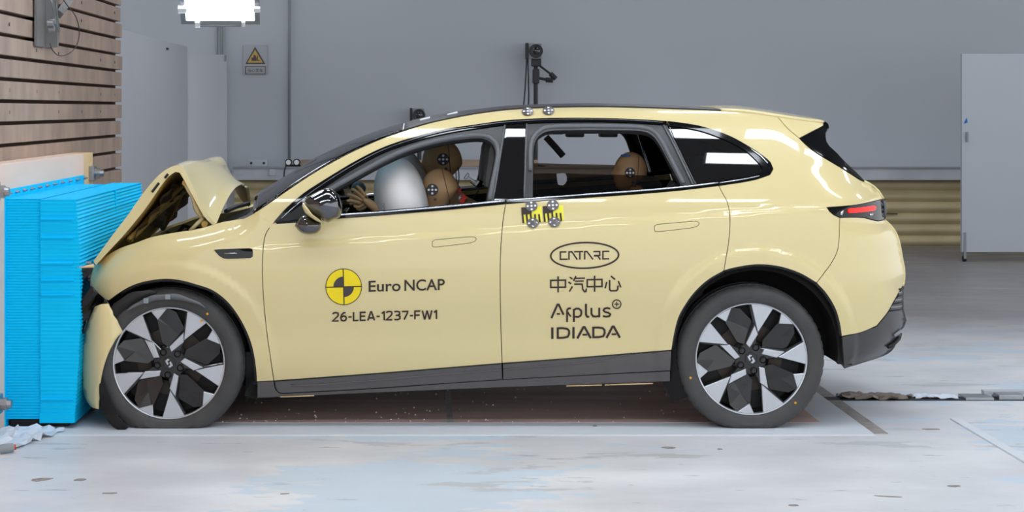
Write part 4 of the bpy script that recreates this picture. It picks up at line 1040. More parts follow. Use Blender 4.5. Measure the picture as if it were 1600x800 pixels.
# ---- wheels
RR = .2737
def pol(r, a, k=0, rot=0): t = math.radians(a - 72 * k + rot); return (RR * r * math.cos(t), RR * r * math.sin(t))
def make_wheel(cx, cz, yface, R, rot, far=False):
    """wheel part with its sub-parts, axis along Y, outside towards -Y (or +Y on the far side)"""
    fs = -1 if far else 1
    T = Matrix.Translation((cx, yface, cz)) @ Matrix.Diagonal((1, fs, 1, 1))
    prof = [(.262, .02), (.268, .004), (.276, -.006), (.292, -.013), (.318, -.016), (.336, -.011), (.348, .0), (R - .004, .014), (R, .028), (R, .034), (R - .006, .037), (R - .006, .044), (R, .047), (R + .001, .1), (R - .006, .104), (R - .006, .112), (R + .001, .116), (R, .176), (R - .006, .195), (.33, .215), (.27, .2), (.262, .19)]
    n = 192; V = []
    for q, (r, h) in enumerate(prof):
        for j in range(n):
            a = 2 * math.pi * j / n; rr = r - (.0045 if (6 < q < 10 and j % 4 == 0) else 0)
            x, z = rr * math.cos(a), rr * math.sin(a); hh = h
            if z < -cz + .003:
                d = (-cz - z); z = -cz + .003; hh = h - .25 * d * (1 if h < .1 else -1)
            elif z < -cz + .05 and 3 <= q <= 6:
                hh = h - .006 * (1 - (z + cz) / .05)
            V.append(T @ Vector((x, hh, z)))
    F = []
    for i in range(len(prof) - 1):
        for j in range(n): F.append([i * n + j, i * n + (j + 1) % n, (i + 1) * n + (j + 1) % n, (i + 1) * n + j])
    b = MB().add(V, F); wh = b.build('wheel', M['tyre'], car, True, .7)
    def sub(name, bb, m, sm=False, ang=None):
        bb.V = [T @ v for v in bb.V]; return bb.build(name, m, wh, sm, ang)
    sub('rim_lip', MB().lathe([(RR * .955, .012), (RR * .965, -.001), (RR * .985, -.003), (RR, .002), (RR, .02)], 'Y', 96), M['silver'], True, .8)
    sub('rim_barrel', MB().lathe([(RR * .96, .012), (RR * .93, .05), (RR * .9, .12), (RR * .9, .19)], 'Y', 64), M['rimblack'], True)
    sub('rim_dish', MB().lathe([(0, .085), (RR * .92, .085)], 'Y', 48), M['black'])
    sub('brake_disc', MB().lathe([(.05, .075), (RR * .6, .075), (RR * .6, .083)], 'Y', 48), M['brake'])
    sub('hub', MB().lathe([(0, .012), (RR * .12, .012), (RR * .27, .014), (RR * .33, .03), (RR * .33, .07)], 'Y', 40), M['rimface'], True, .5)
    for k in range(5):
        # black spoke that carries the machined faces
        sub('spoke', MB().prism([pol(.25, 122, k, rot), pol(.62, 86, k, rot), pol(.96, 92, k, rot), pol(.96, 66, k, rot), pol(.50, 75, k, rot), pol(.24, 66, k, rot)], .012, .05, .004), M['rimblack'])
        # tilted dark facet between slot and pocket
        q = [(pol(.79, 53, k, rot), .010), (pol(.965, 57, k, rot), .008), (pol(.955, 38, k, rot), .012), (pol(.90, 30, k, rot), .022), (pol(.64, 13, k, rot), .030), (pol(.47, 6, k, rot), .033), (pol(.25, 36, k, rot), .018), (pol(.38, 57, k, rot), .014)]
        Vv = [(p[0], h, p[1]) for p, h in q] + [(p[0], h + .03, p[1]) for p, h in q]; m_ = len(q)
        cx_ = sum(p[0] for p, h in q) / m_; cz_ = sum(p[1] for p, h in q) / m_
        Ff = [[i, (i + 1) % m_, 2 * m_] for i in range(m_)] + [[i, (i + 1) % m_, m_ + (i + 1) % m_, m_ + i] for i in range(m_)]
        Vv.append((cx_, .020, cz_))
        sub('spoke_facet', MB().add(Vv, Ff), M['rimface'])
        wedge = [pol(.968, 90 - 23.5 * i / 6, k, rot) for i in range(7)] + [pol(.48, 76, k, rot)]
        sub('machined_wedge', MB().prism(wedge, 0, .016, .002), M['silver'])
        sub('machined_tip', MB().prism([pol(.968, 57, k, rot), pol(.968, 48, k, rot), pol(.962, 39.5, k, rot), pol(.79, 52, k, rot)], 0, .016, .002), M['silver'])
        sub('machined_blade', MB().prism([pol(.287, 109, k, rot), pol(.60, 84, k, rot), pol(.45, 74.5, k, rot), pol(.2, 98, k, rot)], .002, .016, .002), M['silver'])
        lx, lz = pol(.215, 67, k, rot)
        sub('lug_nut', MB().lathe([(0, .004), (.010, .004), (.011, .012)], 'Y', 6, (lx, 0, lz)).lathe([(.0135, .010), (.017, .006), (.018, .014)], 'Y', 16, (lx, 0, lz)), M['rimblack'], True, .5)
    hx = [(RR * .115 * math.cos(math.radians(60 * i + 30)), RR * .125 * math.sin(math.radians(60 * i + 30))) for i in range(6)]
    sub('centre_cap', MB().prism(hx, .002, .012, .002), M['rimface'])
    s = RR / 88.5
    e = MB()
    for sg2 in (1, -1):
        e.prism([(sg2 * x * s, sg2 * z * s) for x, z in ((-6, 3.5), (-2, 7), (1, 5.5), (-2.5, 2.5), (-.5, -1), (-2.5, -3))], .0, .003)
    sub('hub_emblem', e, M['silver'])
    for a, r in ((40, 1.12), (38, .95) if False else (41, 1.13)):
        pass
    return wh
rw = P(1174, 561, 8.03); fw = P(264, 567.5, 8.03)
wn = make_wheel(rw.x, rw.z, 8.03, .358, 0)
for (px, py) in ((1079, 590.5), (1243, 629.5)):
    c = P(px, py, 8.012); MB().lathe([(0, -.001), (.006, -.001), (.006, .004)], 'Y', 10, c).build('amber_dot', M['amber'], wn)
wn2 = make_wheel(fw.x, fw.z, 8.03, .362, -19.5)
for (px, py) in ((324, 490.5), (314.5, 502)):
    c = P(px, py, 8.012); MB().lathe([(0, -.001), (.006, -.001), (.006, .004)], 'Y', 10, c).build('amber_dot', M['amber'], wn2)
make_wheel(rw.x, rw.z, 2 * YC - 8.03, .358, 20, True)
make_wheel(fw.x, fw.z, 2 * YC - 8.03, .362, 50, True)
for c, r in ((rw, .405), (fw, .42)):
    for sgn in (0, 1):
        Vv = []; nA = 28; la, lb_ = (-9, 222) if c is rw else (-30, 232)
        for i in range(nA + 1):
            a = math.radians(la + lb_ * i / nA)
            for y, dr in (((8.09, .07), (8.045, -.012), (8.12, 0), (8.34, 0)) if c is rw else ((8.16, .05), (8.11, -.012), (8.17, 0), (8.34, 0))):
                rr = r + dr
                p = Vector((c.x + .03 * (c is rw) + rr * math.cos(a), y, c.z + .035 + rr * math.sin(a))); Vv.append(mir(p) if sgn else p)
        b0 = len(Vv); p = Vector((c.x, 8.34, c.z)); Vv.append(mir(p) if sgn else p)
        Ff = [[4 * i + j, 4 * i + j + 1, 4 * i + j + 5, 4 * i + j + 4] for i in range(nA) for j in range(3)] + [[4 * i + 3, b0, 4 * i + 7] for i in range(nA)]
        mesh_obj('wheel_arch_liner', Vv, Ff, M['liner'], car)

# ---- door mirror
def mirror(flip):
    f = mir if flip else (lambda v: v)
    Ym = 7.86
    up = loop([(473, 321), (478, 310), (489, 303), (503, 296), (514, 293.5), (524, 299), (531, 309), (535, 321), (534.5, 331), (530, 340), (521, 343.5), (513, 348), (503, 344), (489, 337), (479, 333), (473, 321)], step=5)
    def pillow(name, poly, Yc_, hw, m, par, nlay=9, pw=.5):
        cx = sum(p[0] for p in poly) / len(poly); cy = sum(p[1] for p in poly) / len(poly); V = []; F = []; n = len(poly)
        for i in range(nlay):
            t = -1 + 2 * i / (nlay - 1); s = max(.06, (1 - abs(t) ** 2.4) ** pw)
            for (x, y) in poly: V.append(f(P(cx + (x - cx) * s, cy + (y - cy) * s, Yc_ + t * hw)))
        for i in range(nlay - 1):
            for j in range(n): F.append([i * n + j, i * n + (j + 1) % n, (i + 1) * n + (j + 1) % n, (i + 1) * n + j])
        F.append(list(range(n))); F.append([(nlay - 1) * n + j for j in range(n)])
        return MB().add(V, F).build(name, m, par, True)
    hs = pillow('door_mirror', up, Ym, .11, M['darkchrome'], car)
    lo = loop([(460, 353), (465, 345), (472, 337), (480, 336.5), (490, 343), (501, 347.5)], [(501, 347.5), (502, 356), (496, 364), (481, 366.5), (469, 363), (460, 353)], step=4)
    pillow('mirror_foot', lo, Ym + .06, .08, M['darkchrome'], hs)
    band = loop([(472, 322), (473, 316), (480, 323), (489, 335), (500, 343), (503, 347), (495, 346), (484, 339), (476, 332), (472, 322)], step=4)
    pillow('mirror_band', band, Ym - .03, .085, M['paint'], hs)
    MB().tube([f(P(488, 350, Ym + .05)), f(P(482, 348, 8.02)), f(P(478, 344, 8.08))], [.035, .03, .035], 10).build('mirror_stalk', M['black'], hs, True)
mirror(False); mirror(True)

# ---- interior
def seat(yc, x, name='front_seat'):
    R = Matrix.Translation((x, yc, .42)) @ Matrix.Rotation(math.radians(12), 4, 'Y')
    s = MB().box(-.42, .12, -.25, .25, -.02, .16, Matrix.Translation((x, yc, .42)), bev=.06).build(name, M['seat'], car, True, .9)
    MB().box(.03, .17, -.24, .24, .1, .72, R, bev=.06).build('backrest', M['seat'], s, True, .9)
    Rh = Matrix.Translation((x, yc, .42)) @ Matrix.Rotation(math.radians(7), 4, 'Y')
    MB().box(.0, .11, -.135, .135, .72, .96, Rh, bev=.045).build('headrest', M['seatlt'], s, True, .9)
    for dy in (-.06, .06):
        MB().tube([R @ Vector((.1, dy, .66)), R @ Vector((.07, dy, .8))], .008, 6).build('headrest_post', M['steel'], s)
    return s
seat(8.55, .195); seat(9.29, .195)
rs = MB().box(.85, 1.28, 8.22, 9.62, .36, .52, bev=.06).build('rear_bench', M['seat'], car, True, .9)
Rb = Matrix.Translation((1.22, YC, .5)) @ Matrix.Rotation(math.radians(16), 4, 'Y')
MB().box(-.06, .1, -.68, .68, -.05, .5, Rb, bev=.05).build('backrest', M['seat'], rs, True, .9)
for yc in (8.55, 9.29): MB().box(-.04, .06, -.13, .13, .49, .66, Matrix.Translation((0, yc - YC, 0)).__class__(Rb @ Matrix.Translation((0, yc - YC, 0))), bev=.04).build('headrest', M['seatlt'], rs, True, .9)
dsh = MB().box(-.90, -.42, 8.2, 9.64, .62, .90, bev=.06).build('dashboard', M['dash'], car, True, .9)
MB().box(-.45, -.42, 8.75, 9.1, .88, 1.0, bev=.008).build('centre_screen', M['gloss'], dsh)
Rw = Matrix.Translation((-.30, 8.55, .93)) @ Matrix.Rotation(math.radians(-62), 4, 'Y')
sw = MB().tube([Rw @ Vector((.185 * math.cos(a), .185 * math.sin(a), 0)) for a in [2 * math.pi * i / 40 for i in range(40)]], .016, 10, closed=True).build('steering_wheel', M['seatlt'], car, True)
for a in (0, 120, 240):
    t = math.radians(a + 90); MB().tube([Rw @ Vector((0, 0, -.02)), Rw @ Vector((.18 * math.cos(t), .18 * math.sin(t), 0))], .018, 8).build('wheel_spoke', M['dash'], sw)
MB().tube([Rw @ Vector((0, 0, 0)), Rw @ Vector((0, 0, -.3))], .03, 8).build('steering_column', M['dash'], sw)
c = P(560, 295, 8.9); 
MB().lathe([(0, -.03), (.03, -.025), (.04, 0), (.03, .025), (0, .03)], 'Y', 16, c).build('interior_mirror', M['seatlt'], car, True)
def blob(name, pts, m, parent, sub=2):
    """skin-modified chain: list of (co, radius, parent index)"""
    me = bpy.data.meshes.new(name); me.from_pydata([tuple(p[0]) for p in pts], [(p[2], i) for i, p in enumerate(pts) if p[2] is not None], [])
    o = link(bpy.data.objects.new(name, me), parent)
    md = o.modifiers.new('skin', 'SKIN'); md.use_smooth_shade = True
    for i, p in enumerate(pts):
        r = p[1]; me.skin_vertices[0].data[i].radius = r if isinstance(r, tuple) else (r, r)
        me.skin_vertices[0].data[i].use_root = (i == 0)
    sd = o.modifiers.new('sub', 'SUBSURF'); sd.levels = sub; sd.render_levels = sub
    me.materials.append(m)
    return o
def airbag(name, c, rx, ry, rz, tilt, m):
    V = []; F = []; nu, nvv = 28, 18
    R = Matrix.Translation(c) @ Matrix.Rotation(tilt, 4, 'Y')
    for i in range(nvv + 1):
        th = math.pi * i / nvv
        for j in range(nu):
            ph = 2 * math.pi * j / nu
            x = rx * math.copysign(abs(math.sin(th) * math.cos(ph)) ** .8, math.cos(ph)); y = ry * math.sin(th) * math.sin(ph); z = rz * math.cos(th)
            wv = 1 + .02 * math.sin(5 * ph + 3 * th) * math.sin(th)
            V.append(R @ Vector((x * wv, y * wv, z * wv)))
    for i in range(nvv):
        for j in range(nu): F.append([i * nu + j, i * nu + (j + 1) % nu, (i + 1) * nu + (j + 1) % nu, (i + 1) * nu + j])
    return mesh_obj(name, V, F, m, car, True)
c = P(628, 318, 8.5); ab = airbag('driver_airbag', c, .135, .27, .235, math.radians(-12), M['bag'])
for i in range(6):
    q = P(596 + i * 1.9, 317, 8.262 + .004 * i); MB().tube([q, q + Vector((.012, .004, -.045))], .0016, 5).build('print_line', M['conduit'], ab)
c = P(634, 292, 9.25); airbag('passenger_airbag', c, .13, .26, .21, math.radians(-14), M['bag'])
# far-side belt reel and grips seen through the rear window
MB().tube([P(853, 214, 9.1), P(866, 228, 9.1), P(880, 244, 9.1)], .018, 8).build('seat_belt_arm', M['seat'], car)
MB().box(.62, .75, 9.05, 9.15, 1.40, 1.46, bev=.015).build('belt_anchor', M['dash'], car)
for px in (898, 950):
    q = P(px, 206, 9.35); MB().box(q.x - .05, q.x + .05, 9.3, 9.4, q.z - .03, q.z + .03, bev=.01).build('roof_grip', M['seatlt'], car)
MB().box(.3, 1.6, 8.42, 2 * YC - 8.42, 1.472, 1.49).build('headliner', M['seatlt'], car)

# ---- markers and lettering
def decal(name, polys, m, off=.003, parent=None, VF=None):
    V = []; F = []
    if VF: V, F = [surf(x, y, off)[0] for x, y in VF[0]], VF[1]
    for q in polys:
        n0 = len(V); V += [surf(x, y, off)[0] for x, y in q]; F.append(list(range(n0, n0 + len(q))))
    return mesh_obj(name, V, F, m, parent or car)
def stroke(pts, w, closed=False):
    """poly quads of constant pixel width along a polyline with mitred joints"""
    pts = [Vector(p) for p in pts]; n = len(pts); L = []; R_ = []
    for i in range(n):
        a = pts[i - 1] if (i or closed) else None; b = pts[i]; c = pts[(i + 1) % n] if (i < n - 1 or closed) else None
        d1 = (b - a).normalized() if a is not None else None; d2 = (c - b).normalized() if c is not None else None
        if d1 is None: d1 = d2
        if d2 is None: d2 = d1
        n1 = Vector((-d1.y, d1.x)); n2 = Vector((-d2.y, d2.x)); k = n1 + n2
        k = k.normalized() if k.length > 1e-6 else n1; s = w / 2 / max(.5, k.dot(n1))
        L.append(b + k * s); R_.append(b - k * s)
    q = []
    for i in range(n if closed else n - 1):
        j = (i + 1) % n; q.append([tuple(L[i]), tuple(L[j]), tuple(R_[j]), tuple(R_[i])])
    return q
def circ(cx, cy, r, n=28, a0=0, a1=360, ry=None):
    return [(cx + r * math.cos(math.radians(a0 + (a1 - a0) * i / n)), cy - (ry or r) * math.sin(math.radians(a0 + (a1 - a0) * i / n))) for i in range(n if a1 - a0 == 360 else n + 1)]
def text_decal(name, s, x0, ybase, x1, ytop_cap, m, slope, parent, gapfill=None):
    """text from (x0,ybase) to x1; cap height down to ybase; slope = dy/dx in pixels"""
    V, F = text_polys(s, .012)
    a, b = min(v[0] for v in V), max(v[0] for v in V)
    capV, _ = text_polys('E'); ch = max(v[1] for v in capV)
    sx = (x1 - x0) / (b - a); sy = (ybase - ytop_cap) / ch
    pts = [(x0 + (v[0] - a) * sx, ybase - v[1] * sy + (v[0] - a) * sx * slope) for v in V]
    return decal(name, [], m, parent=parent, VF=(pts, F))
fd, rd = fdoor[0], rdoor[0]
# target roundel
cx, cy, r = 537, 448, 28.5
decal('roundel', [circ(cx, cy, r, 48)], M['decal'], .002, fd)
decal('roundel_yellow', [circ(cx, cy, r - 1.2, 48)], M['yellow'], .0028, fd)
def quad(a0, rr): return [(cx, cy)] + circ(cx, cy, rr, 14, a0, a0 + 90)
decal('roundel_quadrant', [quad(90, 16), quad(270, 16)], M['greyprint'], .0036, fd)
decal('roundel_cross', stroke(cr([(cx - r, cy + .8), (cx + r, cy - .8)], 5), 1.5) + stroke(cr([(cx - .8, cy - r), (cx + .8, cy + r)], 5), 1.5), M['decal'], .0046, fd)
text_decal('lettering', 'Euro', 576, 455.5, 626, 439.0, M['decal'], -.025, fd)
text_decal('lettering', 'NCAP', 632, 454.2, 695, 437.5, M['decal'], -.025, fd)
GL = {'2': [[(0, 2.2), (2, .3), (6, 0), (9, 1), (9.5, 4), (8, 6.5), (0, 13.5), (10, 13.5)]], '6': [[(8.5, .3), (5, .6), (1.5, 4), (.3, 9), (1.5, 12.6), (5, 13.7), (8.5, 12.5), (9.6, 9.5), (8.3, 6.6), (5, 5.6), (1, 7.8)]], '-': [[(0, 7.6), (5.5, 7.6)]],
      'L': [[(0, -.2), (0, 13.5), (8, 13.5)]], 'E': [[(9, .5), (0, .5), (0, 13.5), (9, 13.5)], [(0, 6.8), (8, 6.8)]], 'A': [[(0, 14), (5, 0), (6.2, 0), (11.2, 14)], [(2.4, 9.8), (8.8, 9.8)]], '1': [[(0, 3.2), (3.6, .5), (4.2, .5), (4.2, 14)]],
      '3': [[(0, .6), (5, .2), (8.8, 1.2), (9, 4.6), (6.5, 6.4), (2.5, 6.6)], [(6.5, 6.4), (9.5, 8.4), (9.4, 12), (6, 13.6), (0, 13.3)]], '7': [[(0, .6), (9.6, .6), (9.2, 3), (3.5, 14)]], 'F': [[(9, .5), (0, .5), (0, 14)], [(0, 7), (8, 7)]], 'W': [[(0, -.2), (3.5, 13.4), (4.3, 13.4), (7.6, 1), (8.4, 1), (11.7, 13.4), (12.5, 13.4), (16, -.2)]]}
x = 519.8; st = []
for ch in '26-LEA-1237-FW1':
    g = GL[ch]; wch = max(p[0] for s_ in g for p in s_)
    for s_ in g: st += stroke([(x + a * .93, 488.4 + b_ * .96 - (x + a - 519) * .022) for a, b_ in s_], 2.5)
    x += wch * .93 + (3.2 if ch not in '-' else 3.0)
print('code end', x)
decal('lettering', st, M['decal'], .003, fd)
# oval emblem
sl = -.018
def tl(pts): return [(x, y + (x - 914) * sl) for x, y in pts]
decal('oval_emblem', stroke(tl(circ(913.5, 399, 53, 48, ry=20)), 2.6, True), M['decal'], .003, rd)
st = []
for g in ([(885, 393), (875.5, 393), (875.5, 404.5), (887, 404.5)], [(889, 405.5), (889, 393), (893.5, 393), (902, 405.5)], [(897, 393), (911, 393)], [(906, 393), (906, 405.5)], [(913.5, 405.5), (913.5, 393), (917, 393), (926.5, 405.5)], [(927, 393.3), (937, 393.3), (937, 399.5), (929, 399.5), (929, 400), (934, 400), (938, 406)], [(952, 393.3), (942, 393.3), (942, 405), (952, 405)]):
    st += stroke(tl(g), 2.3)
decal('oval_lettering', st, M['decal'], .003, rd)
# four characters, stroke by stroke
st = []
for ox in (860.5, 917.5):
    st += stroke(tl([(ox, 437), (ox + 23, 437), (ox + 23, 448), (ox, 448)]), 2.5, True) + stroke(tl([(ox + 11.5, 431), (ox + 11.5, 456)]), 2.6)
ox = 888
st += stroke(tl([(ox + 2, 432.5), (ox + 6.5, 435.5)]), 2.4) + stroke(tl([(ox, 440), (ox + 4.5, 443)]), 2.4) + stroke(tl([(ox + 6.5, 447), (ox + 1.5, 455)]), 2.4)
st += stroke(tl([(ox + 12, 431), (ox + 8, 438.5)]), 2.4) + stroke(tl([(ox + 10, 434.5), (ox + 26, 434.5)]), 2.3) + stroke(tl([(ox + 10.5, 439), (ox + 24, 439)]), 2.2) + stroke(tl([(ox + 9, 443.7), (ox + 21.5, 443.7), (ox + 22.5, 452), (ox + 25, 455.5), (ox + 27.5, 455), (ox + 28, 450.5)]), 2.4)
ox = 945
st += stroke(tl([(ox + 3, 441), (ox + .5, 451)]), 2.5) + stroke(tl([(ox + 7.5, 438), (ox + 7.5, 453), (ox + 9.5, 455), (ox + 18, 455), (ox + 20, 453), (ox + 20.5, 447)]), 2.5) + stroke(tl([(ox + 9.5, 432), (ox + 16, 437.5)]), 2.5) + stroke(tl([(ox + 21, 440), (ox + 25, 450)]), 2.5)
decal('characters', st, M['decal'], .003, rd)
# Applus + IDIADA
st = stroke(tl([(861.5, 496), (871, 475), (873, 475), (880.5, 491)]), 3.2) + stroke(tl([(870, 489.5), (875, 489.5)]), 2.6)
st += stroke(tl([(886, 502.5), (886, 484), (888, 481.5), (892, 481)]), 3) + stroke(tl([(887, 487), (889.5, 491), (892, 494)]), 2.4)
st += stroke(tl([(896.5, 502.5), (896.5, 482)]), 3.2) + stroke(tl([(896.5, 484), (900, 481.8), (904.5, 482), (908, 485), (908.5, 489), (907, 493), (903, 495), (896.5, 494)]), 3)
st += stroke(tl([(915.5, 474.5), (915.5, 491.5), (917.5, 494.8), (920.5, 495)]), 3.2)
st += stroke(tl([(924, 481), (924, 490), (926.5, 494.3), (931, 494.8), (936, 494)]), 3) + stroke(tl([(936.3, 481), (936.3, 496)]), 3.1)
st += stroke(tl([(953.5, 483), (949, 481.6), (944.5, 482.5), (942.8, 485), (945, 487.6), (950.5, 489), (953.6, 491.5), (952, 494.5), (947, 495.3), (942, 494)]), 2.9)
st += stroke(tl(circ(963.5, 476, 6.6, 24)), 1.8, True) + stroke(tl([(959.8, 476), (967.2, 476)]), 1.6) + stroke(tl([(963.5, 472.3), (963.5, 479.7)]), 1.6)
decal('lettering', st, M['decal'], .003, rd)
st = stroke(tl([(863, 510.5), (863, 528.5)]), 3.6) + stroke(tl([(896, 510.5), (896, 528.5)]), 3.6)
for ox in (871.5, 927): st += stroke(tl([(ox, 512), (ox + 8, 512), (ox + 14.5, 513), (ox + 17.5, 516), (ox + 17.8, 521), (ox + 15.5, 525.5), (ox + 9, 527), (ox, 527)]), 3.2) + stroke(tl([(ox, 510.5), (ox, 528.5)]), 3.4)
for ox in (902, 947.5): st += stroke(tl([(ox, 528.5), (ox + 9.5, 511), (ox + 11.5, 511), (ox + 21, 528.5)]), 3.4) + stroke(tl([(ox + 8, 522.8), (ox + 15.5, 522.8)]), 2.8)
decal('lettering', st, M['decal'], .003, rd)
# round photo-target stickers
def target(cx, cy, r, parent, ry=None, squash=1.):
    d = decal('target_sticker', [circ(cx, cy, r, 28, ry=ry or r)], M['marker'], .006, parent)
    k = (ry or r) / r
    decal('target_dots', [circ(cx + dx * r, cy + dy * r * k, r * .20, 12, ry=r * .20 * k) for dx, dy in ((0, 0), (.62, -.04), (-.62, .04), (.04, .64), (-.04, -.64))], M['white'], .0075, d)
for x, y in ((824.5, 175.5), (857, 174.3)): target(x, y, 9.2, side[0], 6.2)
for cx0, yy in ((814.3, 324.5), (847.8, 322.5)):
    W_, H_ = 32, 24.5
    decal('scale_sticker', [[(cx0, yy), (cx0 + W_, yy - 2), (cx0 + W_ + 1.5, yy + H_ - 2.5), (cx0 + 2, yy + H_)]], M['lemon'], .0025, rd)
    bl = [[(cx0, yy), (cx0 + 16, yy - 1), (cx0 + 16.5, yy + 10.2), (cx0 + .6, yy + 11.2)]]
    for q in (0, 6.2, 12.6, 19.2, 25.6):
        bl.append([(cx0 + q + .7, yy + 10.5), (cx0 + q + 3.6, yy + 10.2), (cx0 + q + 5, yy + 24.2 - q * .05), (cx0 + q + 2, yy + 24.4 - q * .05)])
    decal('scale_print', bl, M['signdark'] if False else M['decal'], .0036, rd)
for x, y in ((830.3, 322.3), (863.7, 321.2), (832.5, 348.8), (866, 347.3)): target(x, y, 9.4, rd, 8.2)

# ---------------------------------------------------------------- crash-test dummies
def dummy_head(name, c, s, pitch, parent, Ymark, target_at=None, seam=True):
    V = []; F = []; nu, nv2 = 36, 26
    R = Matrix.Translation(c) @ Matrix.Rotation(pitch, 4, 'Y') @ Matrix.Scale(s, 4)
    for i in range(nv2 + 1):
        th = math.pi * i / nv2
        for j in range(nu):
            ph = 2 * math.pi * j / nu; dx, dy, dz = math.sin(th) * math.cos(ph), math.sin(th) * math.sin(ph), math.cos(th)
            x, y, z = .100 * dx, .076 * dy, .118 * dz
            if z < -.02:                        # jaw: narrows and pushes forward
                k = (-.02 - z) / .1; y *= 1 - .35 * k; x = x * (1 - .12 * k) - .026 * k
                if dx > 0: x -= .045 * k * dx
            if dx < 0:                          # face: brow, nose, lips, chin
                w = max(0, 1 - (y / .03) ** 2)
                x -= .020 * w * math.exp(-((z + .018) / .017) ** 2) + .009 * w * math.exp(-((z + .062) / .010) ** 2) + .009 * math.exp(-((z + .098) / .018) ** 2)
                we = math.exp(-((abs(y) - .032) / .016) ** 2); x += .010 * we * math.exp(-((z - .012) / .014) ** 2)
            V.append(R @ Vector((x, y, z)))
    for i in range(nv2):
        for j in range(nu): F.append([i * nu + j, i * nu + (j + 1) % nu, (i + 1) * nu + (j + 1) % nu, (i + 1) * nu + j])
    h = mesh_obj(name, V, F, M['skin'], parent, True)
    if seam:
        pts = []
        for i in range(29):
            t = math.pi * (i / 28) ; th2 = -math.pi / 2 + t
            pts.append(R @ Vector((.036, .0722 * math.cos(t) * 1.0 * (1 if True else 1), -.02 + .1325 * math.sin(t) * .98 if False else .112 * math.sin(t) * .98)))
        MB().tube(pts, .0018 * s, 5).build('skull_cap_seam', M['wire'], h, True)
        MB().tube([R @ Vector((.036, -.0722, .0)), R @ Vector((.036, -.066, -.05)), R @ Vector((.030, -.05, -.085))], .0018 * s, 5).build('skull_cap_seam', M['wire'], h, True)
    for sgn in (-1, 1):
        e = Vector((.012, sgn * .074, -.004))
        pts = [R @ (e + Vector((.014 * math.cos(a), sgn * .004, .024 * math.sin(a)))) for a in [math.radians(80 - 40 * q) for q in range(6)]]
    if target_at:
        px, py, rp = target_at
        q = P(px, py, Ymark); rr = rp * Ymark / FPX
        d = MB().lathe([(0, -.004), (rr, -.003), (rr, .006)], 'Y', 28, q).build('target_sticker', M['camblack'], h)
        b = MB()
        for dx, dz in ((0, 0), (.6, 0), (-.6, 0), (0, .6), (0, -.6)):
            b.lathe([(0, -.006), (rr * .2, -.006), (rr * .2, -.002)], 'Y', 12, (q.x + dx * rr, q.y, q.z + dz * rr))
        b.build('target_dots', M['white'], d)
        q2 = P(px + 4.5, py + 15, Ymark + .004)
        MB().lathe([(0, -.004), (.008 * s, -.003), (.008 * s, .008)], 'Y', 14, q2).build('head_screw', M['wire'], h)
    return h
def dummy(label, head_c, pitch, hips, yc, shirt, s=1., hand=None, tgt=None, Ymark=0, rear=False):
    e = empty('crash_test_dummy', (hips[0], yc, hips[1] - .12), label, 'dummy')
    H = Vector(head_c); neck = H + Vector((.035, 0, -.135 * s)); hip = Vector((hips[0], yc, hips[1]))
    chest = hip.lerp(neck, .68) + Vector((.02, 0, -.02)); waist = hip.lerp(neck, .3) + Vector((.03, 0, 0))
    kn = Vector((hips[0] - .42 * s, 0, hips[1] + .06)); ft = Vector((hips[0] - .55 * s, 0, hips[1] - .30))
    pts = [(hip, (.13 * s, .15 * s), None), (waist, (.11 * s, .13 * s), 0), (chest, (.12 * s, .15 * s), 1), (neck + Vector((.0, 0, -.06)), .062 * s, 2), (neck + Vector((-.01, 0, .05)), .05 * s, 3)]
    for sg2 in (-1, 1):
        i = len(pts)
        pts.append((hip + Vector((-.1, sg2 * .09, -.01)), .08 * s, 0)); pts.append((Vector((kn.x, yc + sg2 * .13, kn.z)), .06 * s, i)); pts.append((Vector((ft.x, yc + sg2 * .12, ft.z)), .045 * s, i + 1)); pts.append((Vector((ft.x - .12, yc + sg2 * .12, ft.z - .02)), .035 * s, i + 2))
    blob('body', pts, shirt, e)
    for sg2 in (-1, 1):
        sh = chest + Vector((-.02, sg2 * .17 * s, .08 * s))
        if hand: hd = Vector((hand[0], yc + sg2 * (.16 if sg2 < 0 else .1) + (.0 if sg2 < 0 else .08), hand[1] - (0 if sg2 < 0 else .03)))
        else: hd = hip + Vector((-.28, sg2 * .14, .06))
        el = sh.lerp(hd, .48) + Vector((.02, sg2 * .06, -.10))
        ax = (hd - el).normalized()
        palm = hd + ax * .045
        arm = [(sh, .05 * s, None), (el, .04 * s, 0), (hd - ax * .03, .027 * s, 1), (hd, .026 * s, 2), (palm, (.036 * s, .016 * s), 3)]
        a = blob('arm', arm, M['skin'], e)
        up = Vector((0, 0, 1)); sd = ax.cross(up).normalized(); up = sd.cross(ax)
        # four fingers fan out, thumb leaves the side of the palm
        for f_, (o_, ln, sp) in enumerate(((-.030, .062, -.32), (-.010, .074, -.1), (.010, .070, .1), (.028, .056, .3))):
            b0 = palm + up * o_ * s + ax * .01; d = (ax + up * sp * 1.1).normalized()
            k1 = b0 + d * ln * .5 * s; k2 = k1 + (d * .9 + sd * -.25 * sg2 * 0 + Vector((0, -.25, -.1))).normalized() * ln * .35 * s; k3 = k2 + (d * .7 + Vector((0, -.3, -.35))).normalized() * ln * .25 * s
            blob('finger', [(b0 - d * .02, .0115 * s, None), (k1, .0108 * s, 0), (k2, .0098 * s, 1), (k3, .0082 * s, 2)], M['skin'], a, 1)
        t0 = hd + ax * .02 - up * .028 * s; t1 = t0 - up * .026 * s + ax * .02; t2 = t1 + ax * .028 * s - up * .006
        blob('thumb', [(t0 + up * .012, .011 * s, None), (t1, .0098 * s, 0), (t2, .008 * s, 1)], M['skin'], a, 1)
    dummy_head('head', H, s, pitch, e, Ymark, tgt)
    return e
hn = P(688, 296, 8.56)
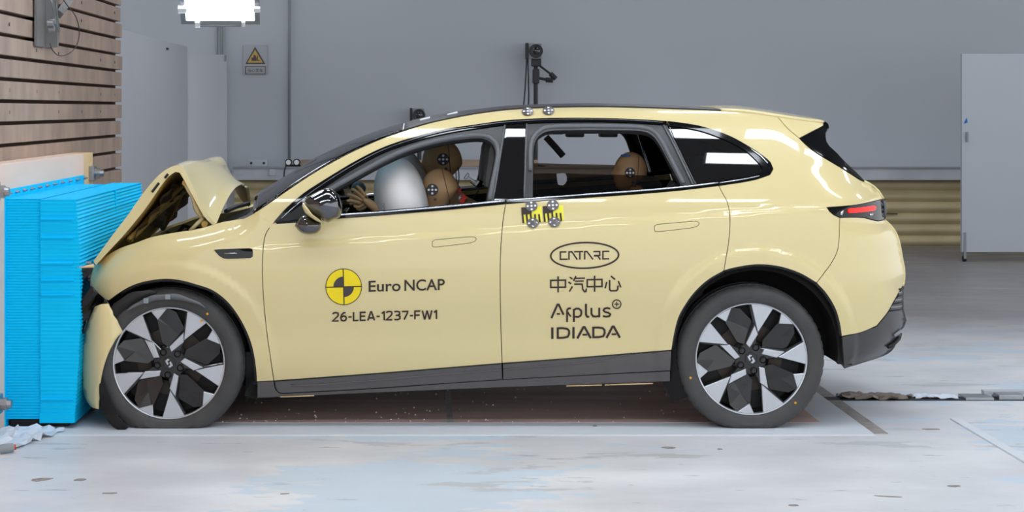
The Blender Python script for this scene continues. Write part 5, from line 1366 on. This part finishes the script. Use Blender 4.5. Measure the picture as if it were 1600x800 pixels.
d1 = dummy('tan crash-test dummy in blue behind the near front window, face in the airbag', hn, math.radians(-14), (.30, .60), 8.56, M['blueshirt'], .93, hand=(P(578, 318, 8.42).x, P(578, 318, 8.42).z), tgt=(675.5, 296.5, 9.3), Ymark=8.482)
hf = P(691, 254, 9.28)
d2 = dummy('taller tan crash-test dummy on the far front seat behind the other one', hf, math.radians(-4), (.32, .66), 9.28, M['skin'], 1.12, tgt=(692.5, 249, 9.6), Ymark=9.195)
hr = P(985, 268, 8.6)
d3 = dummy('tan crash-test dummy head above the half-raised tinted rear window', hr, math.radians(4), (1.16, .62), 8.6, M['skin'], .86, tgt=(984.5, 270, 8.2), Ymark=8.535, rear=True)
b = P(978, 243, 8.56); MB().box(b.x - .022, b.x + .022, 8.54, 8.6, b.z - .004, b.z + .004, bev=.002).build('blue_tape', M['blueshirt'], d3)
# neck wiring, orange tapes and sensor blocks behind the front dummies
for i, (x, y, s_) in enumerate(((709, 295, 6), (716, 297, 5), (725, 308, 5), (722, 314, 4))):
    q = P(x, y, 8.62); MB().box(q.x - s_ * .0033, q.x + s_ * .0033, 8.6, 8.64, q.z - .012, q.z + .012, Matrix.Translation(q) @ Matrix.Rotation(.5 * (i % 3) - .2, 4, 'Y') @ Matrix.Translation(-q), bev=.004).build('neck_tape', M['orange'], d1)
q = P(723, 311, 8.7); MB().lathe([(.012, -.03), (.024, -.028), (.024, .02), (.012, .022)], 'Y', 16, q).build('neck_ring', M['steel'], d1, True, .6)
for pts in ([(716, 262), (717, 280), (713, 292), (706, 280)], [(712, 268), (714, 285), (720, 296)], [(735, 285), (744, 292), (748, 297), (738, 310)], [(700, 276), (712, 281), (714, 300)]):
    MB().tube([P(x, y, 8.8) for x, y in cr(pts, 4)], .003, 5).build('sensor_cable', M['camblack'], d1, True)
q = P(737, 281, 8.85)
Rq = Matrix.Translation(q) @ Matrix.Rotation(math.radians(35), 4, 'Y')
sb = MB().box(-.035, .035, -.02, .02, -.006, .006, Rq, bev=.002).box(-.04, -.026, -.025, .025, -.018, .018, Rq, bev=.003).box(.026, .04, -.025, .025, -.018, .018, Rq, bev=.003).build('sensor_block', M['steel'], d2)
